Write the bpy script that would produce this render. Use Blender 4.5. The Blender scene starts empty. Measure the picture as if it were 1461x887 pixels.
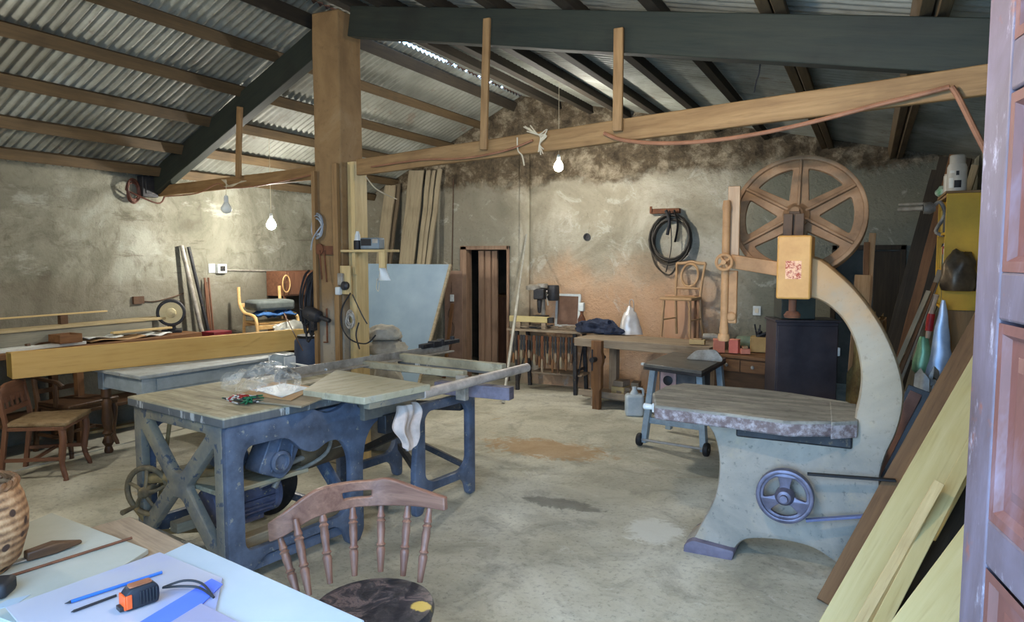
import bpy, bmesh, math, random
from math import sin, cos, pi, radians, atan, atan2, hypot, sqrt
from mathutils import Vector, Matrix, noise as mnoise
random.seed(7)
scn = bpy.context.scene
COL = scn.collection
V = Vector
# ---------------------------------------------------------------- camera model (1461 x 887)
FPX, YAW, PIT, EYE = 1000.0, radians(27), atan(0.078), 1.75
def ray(px, py):
    a = (px - 730.5) / FPX; b = -(py - 443.5) / FPX
    f = cos(PIT) + b * sin(PIT); z = -sin(PIT) + b * cos(PIT)
    return V((a * cos(YAW) - f * sin(YAW), a * sin(YAW) + f * cos(YAW), z))
def Zp(px, py, z=0.0):
    r = ray(px, py); return r * ((z - EYE) / r.z) + V((0, 0, EYE))
def Yp(px, py, y):
    r = ray(px, py); return r * (y / r.y) + V((0, 0, EYE))
def Xp(px, py, x):
    r = ray(px, py); return r * (x / r.x) + V((0, 0, EYE))
def Dp(px, py, d):
    r = ray(px, py); f = -r.x * sin(YAW) + r.y * cos(YAW)
    return r * (d / f) + V((0, 0, EYE))
# ---------------------------------------------------------------- mesh builder
class MB:
    def __init__(s): s.v = []; s.f = []
    def add(s, vs, fs, mtx=None):
        o = len(s.v)
        s.v += [tuple(mtx @ V(p)) if mtx else tuple(p) for p in vs]
        s.f += [tuple(i + o for i in f) for f in fs]
        return s
    def box(s, a, b, mtx=None):
        x0, y0, z0 = a; x1, y1, z1 = b
        return s.add([(x0,y0,z0),(x1,y0,z0),(x1,y1,z0),(x0,y1,z0),(x0,y0,z1),(x1,y0,z1),(x1,y1,z1),(x0,y1,z1)],
              [(0,3,2,1),(4,5,6,7),(0,1,5,4),(1,2,6,5),(2,3,7,6),(3,0,4,7)], mtx)
    def bar(s, p, q, w, h, up=(0,0,1), w2=None, h2=None):
        p, q = V(p), V(q); d = (q - p).normalized(); u = V(up)
        if abs(d.dot(u)) > .98: u = V((1,0,0))
        sd = d.cross(u).normalized(); u = sd.cross(d)
        w2 = w if w2 is None else w2; h2 = h if h2 is None else h2
        vs = []
        for c, a, b in ((p, w/2, h/2), (q, w2/2, h2/2)):
            vs += [c - sd*a - u*b, c + sd*a - u*b, c + sd*a + u*b, c - sd*a + u*b]
        return s.add(vs, [(3,2,1,0),(4,5,6,7),(0,1,5,4),(1,2,6,5),(2,3,7,6),(3,0,4,7)])
    def tube(s, pts, r, n=10, closed=False, flat=1.0):
        pts = [V(p) for p in pts]; m = len(pts)
        rs = r if isinstance(r, (list, tuple)) else [r] * m
        ref = None; vs = []
        for i, p in enumerate(pts):
            if closed: d = pts[(i+1) % m] - pts[i-1]
            else: d = pts[min(i+1, m-1)] - pts[max(i-1, 0)]
            d.normalize()
            if ref is None:
                ref = V((0,0,1)) if abs(d.z) < .9 else V((1,0,0))
            sd = d.cross(ref)
            if sd.length < 1e-5: sd = d.cross(V((0,1,0)))
            sd.normalize(); ref = sd.cross(d).normalized()
            for k in range(n):
                t = 2*pi*k/n
                vs.append(p + (sd*cos(t) + ref*sin(t)*flat) * rs[i])
        fs = []
        for i in range(m if closed else m-1):
            j = (i+1) % m
            for k in range(n):
                l = (k+1) % n
                fs.append((i*n+k, i*n+l, j*n+l, j*n+k))
        if not closed:
            fs.append(tuple(reversed(range(n)))); fs.append(tuple((m-1)*n+k for k in range(n)))
        return s.add(vs, fs)
    def lathe(s, prof, p=(0,0,0), d=(0,0,1), n=20):
        p, d = V(p), V(d).normalized()
        return s.tube([p + d*t for r, t in prof], [max(r, 1e-4) for r, t in prof], n) if False else s._lathe(prof, p, d, n)
    def _lathe(s, prof, p, d, n):
        ref = V((0,0,1)) if abs(d.z) < .9 else V((1,0,0))
        a = d.cross(ref).normalized(); b = d.cross(a)
        vs = []
        for r, t in prof:
            r = max(r, 1e-4)
            for k in range(n):
                th = 2*pi*k/n
                vs.append(p + d*t + (a*cos(th) + b*sin(th))*r)
        m = len(prof); fs = []
        for i in range(m-1):
            for k in range(n):
                l = (k+1) % n
                fs.append((i*n+k, i*n+l, (i+1)*n+l, (i+1)*n+k))
        fs.append(tuple(reversed(range(n)))); fs.append(tuple((m-1)*n+k for k in range(n)))
        return s.add(vs, fs)
    def ring(s, c, ax, R, r, n=40, m=10, sq=None):
        c, ax = V(c), V(ax).normalized()
        ref = V((0,0,1)) if abs(ax.z) < .9 else V((1,0,0))
        a = ax.cross(ref).normalized(); b = ax.cross(a)
        return s.tube([c + (a*cos(2*pi*i/n) + b*sin(2*pi*i/n))*R for i in range(n)], r, m, closed=True)
    def prism(s, pts, off):
        pts = [V(p) for p in pts]; off = V(off); n = len(pts)
        return s.add(pts + [p + off for p in pts], [tuple(reversed(range(n))), tuple(range(n, 2*n))] +
                     [(i, (i+1) % n, (i+1) % n + n, i+n) for i in range(n)])
    def grid(s, fn, nu, nv):
        vs = [fn(i/nu, j/nv) for i in range(nu+1) for j in range(nv+1)]
        w = nv+1
        return s.add(vs, [(i*w+j, (i+1)*w+j, (i+1)*w+j+1, i*w+j+1) for i in range(nu) for j in range(nv)])
    def plate(s, outline, holes, t, mtx, bev=.004):
        cu = bpy.data.curves.new('tmp', 'CURVE'); cu.dimensions = '2D'; cu.fill_mode = 'BOTH'
        cu.extrude = max(t/2 - bev, .0005); cu.bevel_depth = bev; cu.bevel_resolution = 1; cu.offset = -bev
        for poly in [outline] + list(holes):
            sp = cu.splines.new('POLY'); sp.points.add(len(poly)-1)
            for i, p in enumerate(poly): sp.points[i].co = (p[0], p[1], 0, 1)
            sp.use_cyclic_u = True
        ob = bpy.data.objects.new('tmp', cu); COL.objects.link(ob)
        me = bpy.data.meshes.new_from_object(ob.evaluated_get(bpy.context.evaluated_depsgraph_get()))
        s.add([v.co.copy() for v in me.vertices], [tuple(p.vertices) for p in me.polygons], mtx)
        bpy.data.objects.remove(ob); bpy.data.curves.remove(cu); bpy.data.meshes.remove(me)
        return s
    def jitter(s, a, sc=6.0, seed=0):
        o = V((seed*3.1, seed*1.7, seed))
        s.v = [tuple(V(p) + mnoise.noise_vector(V(p)*sc + o)*a) for p in s.v]
        return s
    def mesh(s, name, smooth=True, ang=38, fixn=True):
        me = bpy.data.meshes.new(name); me.from_pydata(s.v, [], s.f); me.update()
        if fixn:
            bm = bmesh.new(); bm.from_mesh(me)
            bmesh.ops.remove_doubles(bm, verts=bm.verts, dist=1e-6)
            bmesh.ops.recalc_face_normals(bm, faces=bm.faces); bm.to_mesh(me); bm.free()
        if smooth:
            me.polygons.foreach_set('use_smooth', [True]*len(me.polygons)); me.set_sharp_from_angle(angle=radians(ang))
        return me
    def build(s, name, m, parent=None, bev=0, smooth=True, ang=38, mtx=None, solid=0, sub=0):
        o = bpy.data.objects.new(name, s.mesh(name, smooth, ang)); COL.objects.link(o)
        o.data.materials.append(m)
        if parent: o.parent = parent
        if mtx is not None: o.matrix_local = mtx
        if solid:
            md = o.modifiers.new('solid', 'SOLIDIFY'); md.thickness = solid; md.offset = 0
        if bev:
            md = o.modifiers.new('bevel', 'BEVEL'); md.width = bev; md.segments = 2; md.limit_method = 'ANGLE'; md.angle_limit = radians(40)
        if sub:
            md = o.modifiers.new('sub', 'SUBSURF'); md.levels = sub; md.render_levels = sub
        return o
def tag(o, label=None, cat=None, group=None, kind=None):
    if label: o['label'] = label
    if cat: o['category'] = cat
    if group: o['group'] = group
    if kind: o['kind'] = kind
    return o
def empty(name, label, cat, loc=(0,0,0), rz=0, group=None, kind=None, mtx=None):
    o = bpy.data.objects.new(name, None); COL.objects.link(o); o.empty_display_size = .1
    if mtx is not None: o.matrix_local = mtx; bpy.context.view_layer.update()
    else: o.location = loc; o.rotation_euler = (0,0,rz)
    return tag(o, label, cat, group, kind)
def copy_tree(o, parent=None, label=None):
    c = o.copy(); COL.objects.link(c)
    if parent: c.parent = parent; c.matrix_local = o.matrix_local.copy()
    for ch in list(o.children): copy_tree(ch, c)
    if label: c['label'] = label
    return c
def one(name, label, cat, mb, m, group=None, kind=None, loc=None, rz=0, **k):
    o = mb.build(name, m, **k)
    if loc is not None: o.location = loc; o.rotation_euler = (0,0,rz)
    return tag(o, label, cat, group, kind)
def frame_x(p, q, up=(0,0,1)):
    """matrix: origin p, x axis to q, z axis near up"""
    p, q, u = V(p), V(q), V(up); x = (q - p).normalized()
    y = u.cross(x).normalized(); z = x.cross(y)
    m = Matrix((x, y, z)).transposed().to_4x4(); m.translation = p
    return m
def plank(name, label, cat, p, q, w, t, face, m, group=None, kind=None, bev=.003, warp=0, end=0):
    """board from p to q (middle of the wide face), wide face looking along 'face'"""
    p, q = V(p), V(q); L = (q - p).length
    b = MB()
    n = max(2, int(L/.15)) if warp else 1
    for i in range(n):
        pass
    vs = []; fs = []
    for i in range(n+1):
        x = L*i/n; dy = warp*sin(i*1.7+L*7)*.5; dz = warp*sin(i*.9+L*3)
        e = end*(.5 if i == n else 0)
        vs += [(x-e, -w/2+dy, -t+dz), (x+e, w/2+dy, -t+dz), (x+e, w/2+dy, dz), (x-e, -w/2+dy, dz)]
    for i in range(n):
        a = i*4
        fs += [(a, a+1, a+5, a+4), (a+1, a+2, a+6, a+5), (a+2, a+3, a+7, a+6), (a+3, a, a+4, a+7)]
    fs += [(3,2,1,0), (n*4, n*4+1, n*4+2, n*4+3)]
    b.add(vs, fs)
    o = b.build(name, m, bev=bev, mtx=frame_x(p, q, face))
    return tag(o, label, cat, group, kind)
def smooth_poly(pts, n=6, closed=True):
    m = len(pts); out = []
    P = [V(p) for p in pts]
    rng = range(m) if closed else range(m-1)
    for i in rng:
        if closed: a, b, c, d = P[i-1], P[i], P[(i+1) % m], P[(i+2) % m]
        else: a, b, c, d = P[max(i-1,0)], P[i], P[i+1], P[min(i+2,m-1)]
        for k in range(n):
            t = k/n
            out.append(((b*2) + (c-a)*t + (a*2-b*5+c*4-d)*t*t + (b*3-a-c*3+d)*t**3)*.5)
    if not closed: out.append(P[-1])
    return out
def fillet(poly, r, n=4):
    out = []; m = len(poly)
    for i in range(m):
        a, b, c = V(poly[i-1]), V(poly[i]), V(poly[(i+1) % m])
        rr = r[i] if isinstance(r, (list, tuple)) else r
        d1 = (a-b); d2 = (c-b); l = min(rr, d1.length*.48, d2.length*.48)
        if l < 1e-4: out.append(b); continue
        s, e = b + d1.normalized()*l, b + d2.normalized()*l
        for k in range(n+1):
            t = k/n
            out.append(s*(1-t)**2 + b*2*t*(1-t) + e*t*t)
    return out
XZ = Matrix(((1,0,0,0),(0,0,-1,0),(0,1,0,0),(0,0,0,1)))      # plate xy -> world xz
def XZat(y): return Matrix.Translation((0,y,0)) @ XZ
YZ = Matrix(((0,0,1,0),(1,0,0,0),(0,1,0,0),(0,0,0,1)))       # plate xy -> yz
def sag(p, q, drop, n=14):
    p, q = V(p), V(q)
    return [p.lerp(q, i/n) - V((0,0,drop*4*(i/n)*(1-i/n))) for i in range(n+1)]
# ---------------------------------------------------------------- materials
def lin(c):
    return tuple((x/255/12.92 if x/255 <= .04045 else ((x/255+.055)/1.055)**2.4) for x in c) + (1,)
class NT:
    def __init__(s, name):
        s.m = bpy.data.materials.new(name); s.m.use_nodes = True; s.nt = s.m.node_tree
        s.b = s.nt.nodes['Principled BSDF']; s.co = s.n('ShaderNodeTexCoord').outputs['Object']
    def n(s, t, **k):
        x = s.nt.nodes.new(t)
        for a, v in k.items(): setattr(x, a, v)
        return x
    def l(s, a, b): s.nt.links.new(a, b)
    def put(s, sock, v):
        if hasattr(v, 'is_output'): s.l(v, sock)
        else: sock.default_value = v
    def map(s, scale=(1,1,1), rot=(0,0,0), loc=(0,0,0), v=None):
        x = s.n('ShaderNodeMapping'); s.l(v or s.co, x.inputs[0])
        x.inputs['Scale'].default_value = scale; x.inputs['Rotation'].default_value = rot; x.inputs['Location'].default_value = loc
        return x.outputs[0]
    def noise(s, sc, det=5, ro=.6, v=None, dist=0):
        x = s.n('ShaderNodeTexNoise'); s.l(v or s.co, x.inputs['Vector'])
        x.inputs['Scale'].default_value = sc; x.inputs['Detail'].default_value = det
        x.inputs['Roughness'].default_value = ro; x.inputs['Distortion'].default_value = dist
        return x.outputs['Fac']
    def vor(s, sc, v=None, feat='F1'):
        x = s.n('ShaderNodeTexVoronoi', feature=feat); s.l(v or s.co, x.inputs['Vector']); x.inputs['Scale'].default_value = sc
        return x.outputs['Distance']
    def ramp(s, f, stops, interp='LINEAR'):
        x = s.n('ShaderNodeValToRGB'); s.l(f, x.inputs[0]); r = x.color_ramp; r.interpolation = interp
        while len(r.elements) < len(stops): r.elements.new(.5)
        for e, (p, c) in zip(r.elements, stops):
            e.position = p; e.color = c if len(c) == 4 else (lin(c))
        return x.outputs[0]
    def step(s, f, a, b):
        x = s.n('ShaderNodeMapRange', interpolation_type='SMOOTHSTEP'); s.l(f, x.inputs[0])
        x.inputs[1].default_value = a; x.inputs[2].default_value = b
        return x.outputs[0]
    def math(s, op, a, b=0.0):
        x = s.n('ShaderNodeMath', operation=op); s.put(x.inputs[0], a); s.put(x.inputs[1], b)
        return x.outputs[0]
    def mix(s, f, a, b, mode='MIX'):
        x = s.n('ShaderNodeMix', data_type='RGBA', blend_type=mode)
        s.put(x.inputs[0], f); s.put(x.inputs[6], a if hasattr(a, 'is_output') or len(a) == 4 else lin(a))
        s.put(x.inputs[7], b if hasattr(b, 'is_output') or len(b) == 4 else lin(b))
        return x.outputs[2]
    def xyz(s):
        x = s.n('ShaderNodeSeparateXYZ'); s.l(s.co, x.inputs[0]); return x.outputs
    def bump(s, h, st=.3, d=.01):
        x = s.n('ShaderNodeBump'); s.l(h, x.inputs['Height']); x.inputs['Strength'].default_value = st; x.inputs['Distance'].default_value = d
        s.l(x.outputs[0], s.b.inputs['Normal'])
    def done(s, col, rough=.7, metal=0, spec=.4):
        s.put(s.b.inputs['Base Color'], col if hasattr(col, 'is_output') or len(col) == 4 else lin(col))
        s.put(s.b.inputs['Roughness'], rough); s.b.inputs['Metallic'].default_value = metal
        s.b.inputs['Specular IOR Level'].default_value = spec
        return s.m
_mc = {}
def wood(name, a, b, axis='X', rough=.65, dirt=(60,50,38), amt=.35, sc=1.0, bump=.25):
    """streaky timber, grain along one object axis"""
    k = ('w', name, axis)
    if k in _mc: return _mc[k]
    t = NT('wood_' + name + '_' + axis.lower())
    st = {'X': (1.2,16,16), 'Y': (16,1.2,16), 'Z': (16,16,1.2)}[axis]
    mp = t.map(tuple(c*sc for c in st))
    g = t.noise(1.6, 6, .65, mp, .6)
    f = t.noise(5, 4, .6, mp)
    big = t.noise(2.3*sc, 4, .6)
    c = t.ramp(g, [(.3, a), (.7, b)])
    c = t.mix(t.math('MULTIPLY', t.step(big, .48, .75), amt), c, dirt)
    c = t.mix(t.math('MULTIPLY', t.step(f, .5, .8), .3), c, dirt, 'MULTIPLY')
    t.bump(t.math('ADD', g, f), bump, .004)
    m = t.done(c, rough); _mc[k] = m
    return m
def paint(name, a, b=None, rough=.6, sc=9, metal=0, bump=.12, spots=None, spot_lo=.62, spot_sc=30, spec=.4, c3=None):
    if name in _mc: return _mc[name]
    t = NT(name); b = b or tuple(max(0, x-22) for x in a)
    n1 = t.noise(sc, 6, .65); n2 = t.noise(spot_sc, 5, .7)
    c = t.ramp(n1, [(.32, b), (.62, a)] if not c3 else [(.3, b), (.5, a), (.72, c3)])
    if spots: c = t.mix(t.step(n2, spot_lo, spot_lo+.06), c, spots)
    t.bump(n2, bump, .004)
    m = t.done(c, rough, metal, spec); _mc[name] = m
    return m
def emit(name, c, st):
    t = NT(name); t.done((255,255,255)); t.b.inputs['Emission Color'].default_value = lin(c); t.b.inputs['Emission Strength'].default_value = st
    return t.m
def clear(name, tint=(235,240,245), op=.35, rough=.15):
    t = NT(name); t.done(tint, rough)
    n1 = t.noise(14, 4, .6)
    t.l(t.math('MULTIPLY', t.step(n1, .3, .75), op*1.6), t.b.inputs['Alpha']); t.bump(n1, .5, .01)
    return t.m
# ================================================================ palette
W_dark   = lambda ax='X': wood('dark_beam', (40,35,28), (60,52,40), ax, .8, (26,24,20), .5)
W_green  = lambda ax='X': wood('green_black_beam', (28,36,31), (44,48,38), ax, .75, (24,24,20), .6)
W_purlin = lambda ax='X': wood('purlin', (72,58,38), (98,80,54), ax, .8, (50,40,28), .5)
W_tie    = lambda ax='X': wood('tie', (120,90,54), (154,122,80), ax, .7, (92,64,36), .4)
W_pine   = lambda ax='X': wood('pine', (182,156,104), (208,184,132), ax, .6, (150,116,66), .35)
W_yellow = lambda ax='X': wood('yellow_board', (186,168,112), (206,190,140), ax, .5, (170,140,72), .25, .5)
W_ochre  = lambda ax='X': wood('ochre_board', (192,156,88), (208,174,108), ax, .5, (160,118,54), .3, .5)
W_brown  = lambda ax='X': wood('brown', (98,66,40), (132,92,56), ax, .6, (62,42,28), .4)
W_red    = lambda ax='X': wood('red_brown', (98,64,46), (130,90,66), ax, .5, (64,38,26), .4)
W_chair  = lambda ax='X': wood('chair_brown', (104,72,60), (146,108,88), ax, .38, (70,44,32), .35)
W_walnut = lambda ax='X': wood('walnut', (66,46,30), (96,68,44), ax, .5, (40,30,22), .4)
W_grey   = lambda ax='X': wood('grey_plank', (128,116,94), (162,150,124), ax, .85, (92,82,64), .4)
W_bench  = lambda ax='X': wood('bench', (126,110,90), (164,146,122), ax, .8, (84,62,44), .5)
W_dust   = lambda ax='X': wood('dusty_top', (138,132,108), (178,172,146), ax, .8, (98,92,72), .5)
W_honey  = lambda ax='X': wood('honey', (158,122,82), (190,154,112), ax, .5, (130,82,44), .35)
P_white  = paint('chalky_white', (214,218,214), (186,190,186), .6, 7)
P_lam    = paint('white_board', (164,180,192), (154,172,186), .5, 3, bump=.03)
P_blue   = paint('machine_blue', (96,108,128), (62,70,84), .45, 6, spots=(140,140,132), spot_lo=.6, spot_sc=22)
P_iron   = paint('dark_iron', (58,58,60), (38,38,40), .55, 10, .3, spots=(96,84,66), spot_lo=.6)
P_steel  = paint('worn_steel', (168,162,150), (124,118,106), .5, 12, .15, spots=(96,80,62), spot_lo=.66)
P_chrome = paint('bright_steel', (190,190,188), (160,160,158), .3, 8, .6)
P_black  = paint('black_rubber', (34,34,36), (22,22,24), .6, 12)
P_rust   = paint('rust', (116,72,46), (82,52,36), .85, 9)
P_grey   = paint('grey_paint', (150,164,170), (118,130,136), .5, 8)
P_orange = paint('orange_hose', (150,104,76), (122,82,58), .6, 9)
P_wire   = paint('pale_wire', (196,186,160), (166,152,126), .6, 9)
P_bwire  = paint('brown_wire', (96,70,50), (70,52,38), .7, 9)
# ================================================================ structure
def roofL(x): return 3.92 - .48*(-4.27 - x)
def roofR(x): return 3.92 - .225*(x + 4.27)
XL, XR, YB, YF = -6.98, .92, 8.68, .62
# floor ---------------------------------------------------------
t = NT('concrete_floor')
n1 = t.noise(.8, 6, .62, dist=.6); n2 = t.noise(3.2, 7, .68, dist=.8); n3 = t.noise(30, 8, .78); n4 = t.noise(1.4, 5, .6, t.map((1,1,1), loc=(4,9,0)), 1.2)
c = t.ramp(n1, [(.3, (146,142,124)), (.5, (188,184,164)), (.68, (214,212,196))])
c = t.mix(t.math('MULTIPLY', t.step(n2, .46, .68), .5), c, (128,124,110))
c = t.mix(t.math('MULTIPLY', t.step(n4, .6, .72), .45), c, (168,140,92))
c = t.mix(t.math('MULTIPLY', t.step(t.noise(2.1, 8, .75, t.map((1,1,1), loc=(1,3,0)), 1.5), .6, .66), .6), c, (204,204,190))
c = t.mix(t.math('MULTIPLY', t.step(n3, .5, .66), .5), c, (104,102,94))
c = t.mix(t.math('MULTIPLY', t.step(t.vor(55), .12, .02), .5), c, (226,222,206))
x, y, z = t.xyz()
# ochre saw-dust stain and a white plaster splash in the middle of the room
def blob(cx, cy, rx, ry, amp):
    dx = t.math('DIVIDE', t.math('SUBTRACT', x, cx), rx); dy = t.math('DIVIDE', t.math('SUBTRACT', y, cy), ry)
    r = t.math('SQRT', t.math('ADD', t.math('MULTIPLY', dx, dx), t.math('MULTIPLY', dy, dy)))
    return t.math('MULTIPLY', t.step(t.math('ADD', r, t.math('MULTIPLY', t.math('SUBTRACT', t.noise(7, 6, .75, dist=1), .5), 2.2)), 1.1, .7), amp)
p = Zp(780, 640); c = t.mix(blob(p.x, p.y, .62, .3, .65), c, (164,124,72))
p = Zp(935, 758); c = t.mix(blob(p.x, p.y, .2, .22, .9), c, (216,216,204))
p = Zp(800, 718); c = t.mix(blob(p.x, p.y, .3, .1, .7), c, (104,102,92))
p = Zp(860, 705); c = t.mix(blob(p.x, p.y, .35, .2, .45), c, (192,188,168))
p = Zp(40, 640); c = t.mix(blob(-6.6, 4.3, .8, 1.2, .6), c, (186,184,166))
t.bump(t.math('ADD', n2, t.math('MULTIPLY', n3, .5)), .35, .01)
M_floor = t.done(c, .75, 0, .35)
b = MB().box((XL-.3, -4, -.15), (XR+.6, YB+2.2, 0))
one('floor', 'worn grey concrete floor with dust patches and plaster splash', 'floor', b, M_floor, kind='structure')
# walls ---------------------------------------------------------
t = NT('old_plaster_left')
n1 = t.noise(.9, 6, .65, dist=.8); n2 = t.noise(4, 8, .72, dist=1); n3 = t.noise(26, 5, .7)
c = t.ramp(n1, [(.32, (98,96,82)), (.52, (136,134,118)), (.68, (168,168,154))])
c = t.mix(t.math('MULTIPLY', t.step(n2, .48, .68), .6), c, (90,84,70))
c = t.mix(t.math('MULTIPLY', t.step(t.noise(2.2, 7, .7, t.map((1,.6,1.6), loc=(7,2,1))), .56, .68), .5), c, (182,184,172))
c = t.mix(t.math('MULTIPLY', t.step(t.noise(3, 6, .7, t.map((.4,.4,3.5), loc=(2,2,1))), .6, .66), .5), c, (86,78,62))
x, y, z = t.xyz()
zz = t.math('ADD', z, t.math('MULTIPLY', n1, .3))
c = t.mix(t.math('MULTIPLY', t.step(zz, 1.72, 1.6), .45), c, (116,108,92))
c = t.mix(t.math('MULTIPLY', t.step(n3, .56, .7), .25), c, (84,80,68))
t.bump(t.math('ADD', n2, n3), .6, .02)
M_wl = t.done(c, .9, 0, .2)
b = MB().box((XL-.25, YF, 0), (XL, YB, roofL(XL)+.01))
one('wall_left', 'stained grey plaster side wall', 'wall', b, M_wl, kind='structure')
one('wall_right', 'plaster side wall behind the leaning boards', 'wall', MB().box((XR, YF, 0), (XR+.25, YB, roofR(XR)+.0)), M_wl, kind='structure')

t = NT('old_plaster_gable')
n1 = t.noise(.9, 6, .65, dist=.8); n2 = t.noise(4, 8, .74, dist=.25); n3 = t.noise(24, 5, .72); nb = t.noise(1.6, 6, .65, t.map(loc=(3,0,5)))
x, y, z = t.xyz()
c = t.ramp(n1, [(.32, (124,118,100)), (.52, (162,154,134)), (.68, (190,184,166))])
c = t.mix(t.math('MULTIPLY', t.step(n2, .52, .7), .35), c, (118,108,88))
# salmon tint on the lower part behind the work bench
pk = t.math('MULTIPLY', t.step(t.math('ADD', z, t.math('MULTIPLY', nb, 1.2)), 2.5, 1.75), t.step(t.math('ADD', x, t.math('MULTIPLY', nb, .8)), -4.0, -3.3))
pk = t.math('MULTIPLY', pk, t.step(t.math('ADD', x, t.math('MULTIPLY', nb, .8)), -.9, -1.5))
c = t.mix(t.math('MULTIPLY', pk, .75), c, (214,168,128))
# grey cement zones left of the door and at the far right
c = t.mix(t.math('MULTIPLY', t.step(t.math('ADD', x, nb), -3.75, -4.05), .6), c, (120,116,102))
c = t.mix(t.math('MULTIPLY', t.step(t.math('ADD', x, t.math('MULTIPLY', nb, 1.0)), -1.1, -.5), .75), c, (116,118,104))
# white crust and the bare rubble of the upper gable
c = t.mix(t.math('MULTIPLY', t.step(t.noise(2.4, 8, .75, t.map(loc=(1,0,8)), 1), .56, .64), .45), c, (200,198,184))
edge = t.math('ADD', t.math('ADD', z, t.math('MULTIPLY', nb, .7)), t.math('MULTIPLY', n2, .22))
st = t.ramp(n2, [(.34, (56,48,38)), (.5, (96,84,66)), (.66, (158,146,124))])
um = t.step(edge, 3.14, 3.26)
c = t.mix(um, c, st)
c = t.mix(t.math('MULTIPLY', t.step(n3, .55, .72), .3), c, (84,76,62))
t.bump(t.math('ADD', t.math('ADD', n2, n3), t.math('MULTIPLY', um, t.math('MULTIPLY', t.vor(7), 2.5))), .7, .03)
M_wb = t.done(c, .9, 0, .2)
dA0, dA1 = Yp(658,352,YB).x, Yp(727,352,YB).x            # door beside the blue panel
dB0, dB1 = Yp(1188,350,YB).x, Yp(1293,350,YB).x          # dark doorway behind the band saw
zA, zB = Yp(700,351,YB).z, Yp(1240,350,YB).z
gable = [(XL-.25,0),(dA0,0),(dA0,zA),(dA1,zA),(dA1,0),(dB0,0),(dB0,zB),(dB1,zB),(dB1,0),(XR+.25,0),(XR+.25,roofR(XR+.25)),(-4.27,3.92),(XL-.25,roofL(XL-.25))]
b = MB().plate(gable, [], .3, XZat(YB+.15), .001)
one('wall_back', 'gable wall of patchy plaster with bare rubble on top', 'wall', b, M_wb, kind='structure')
b = MB().box((dA1+.18, YB-.055, 0), (dA1+.33, YB+.01, 3.2)).jitter(.012, 3)
one('trim_1', 'plastered pier beside the back door', 'pier', b, M_wb, kind='structure')
fr = [(XL-.25,0),(-2.1,0),(-2.1,2.65),(.5,2.65),(.5,0),(XR+.25,0),(XR+.25,roofR(XR+.25)),(-4.27,3.92),(XL-.25,roofL(XL-.25))]
one('wall_front', 'front wall with the open entrance', 'wall', MB().plate(fr, [], .22, XZat(YF-.11), .001), M_wl, kind='structure')
# dim rooms behind the two openings
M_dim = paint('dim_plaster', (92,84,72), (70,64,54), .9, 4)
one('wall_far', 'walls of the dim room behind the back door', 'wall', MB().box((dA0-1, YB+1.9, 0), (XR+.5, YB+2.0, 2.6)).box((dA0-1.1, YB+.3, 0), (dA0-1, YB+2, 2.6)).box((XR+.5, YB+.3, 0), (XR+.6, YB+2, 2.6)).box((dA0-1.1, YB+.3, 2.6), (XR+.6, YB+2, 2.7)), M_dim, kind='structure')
# roof ----------------------------------------------------------
t = NT('galvanised_sheet')
x, y, z = t.xyz()
n1 = t.noise(1.1, 6, .65, dist=.5); n2 = t.noise(9, 6, .7, t.map((.5,2.5,1)))
sheet = t.n('ShaderNodeTexWhiteNoise', noise_dimensions='1D'); t.l(t.math('FLOOR', t.math('DIVIDE', y, .82)), sheet.inputs['W'])
c = t.ramp(n1, [(.28, (98,98,89)), (.5, (136,138,128)), (.72, (166,170,162))])
c = t.mix(t.math('MULTIPLY', sheet.outputs[0], .4), c, (84,80,68))
c = t.mix(t.math('MULTIPLY', t.step(n2, .5, .7), .4), c, (82,72,56))
c = t.mix(t.math('MULTIPLY', t.step(t.noise(2.6, 7, .7, t.map(loc=(5,5,0))), .58, .66), .5), c, (96,74,52))
M_roof = t.done(c, .55, .1, .4)
def corrugated(x0, x1, zf, y0, y1, pitch=.082, amp=.014):
    b = MB(); n = int((y1-y0)/pitch*8)
    for i in range(n+1):
        yy = y0 + (y1-y0)*i/n; dz = amp*cos(2*pi*yy/pitch)
        b.v += [(x0, yy, zf(x0)+dz), (x1, yy, zf(x1)+dz), (x0, yy, zf(x0)+dz+.002), (x1, yy, zf(x1)+dz+.002)]
    for i in range(n):
        a = i*4
        b.f += [(a, a+1, a+5, a+4), (a+2, a+6, a+7, a+3), (a, a+4, a+6, a+2), (a+1, a+3, a+7, a+5)]
    return b
rr = empty('ceiling', 'corrugated iron roof on timber purlins', 'roof', kind='structure')
corrugated(XL-.4, -4.30, roofL, -.6, YB+.3).build('roof_sheet', M_roof, rr, ang=60)
corrugated(-4.25, XR+.5, roofR, -.6, YB+.3).build('roof_sheet', M_roof, rr, ang=60)
b = MB()
for y0, y1 in ((-.6,5.3),(6.9,7.02),(7.1,7.3),(7.34,7.6),(7.66,7.9),(7.94,8.2),(8.25,8.98)):
    b.add([(-4.55,y0,roofL(-4.55)+.03),(-4.27,y0,3.98),(-3.98,y0,roofR(-3.98)+.03),(-4.55,y1,roofL(-4.55)+.03),(-4.27,y1,3.98),(-3.98,y1,roofR(-3.98)+.03)],[(0,1,4,3),(1,2,5,4)])
b.build('ridge_cap', P_rust, rr, solid=.004)
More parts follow.
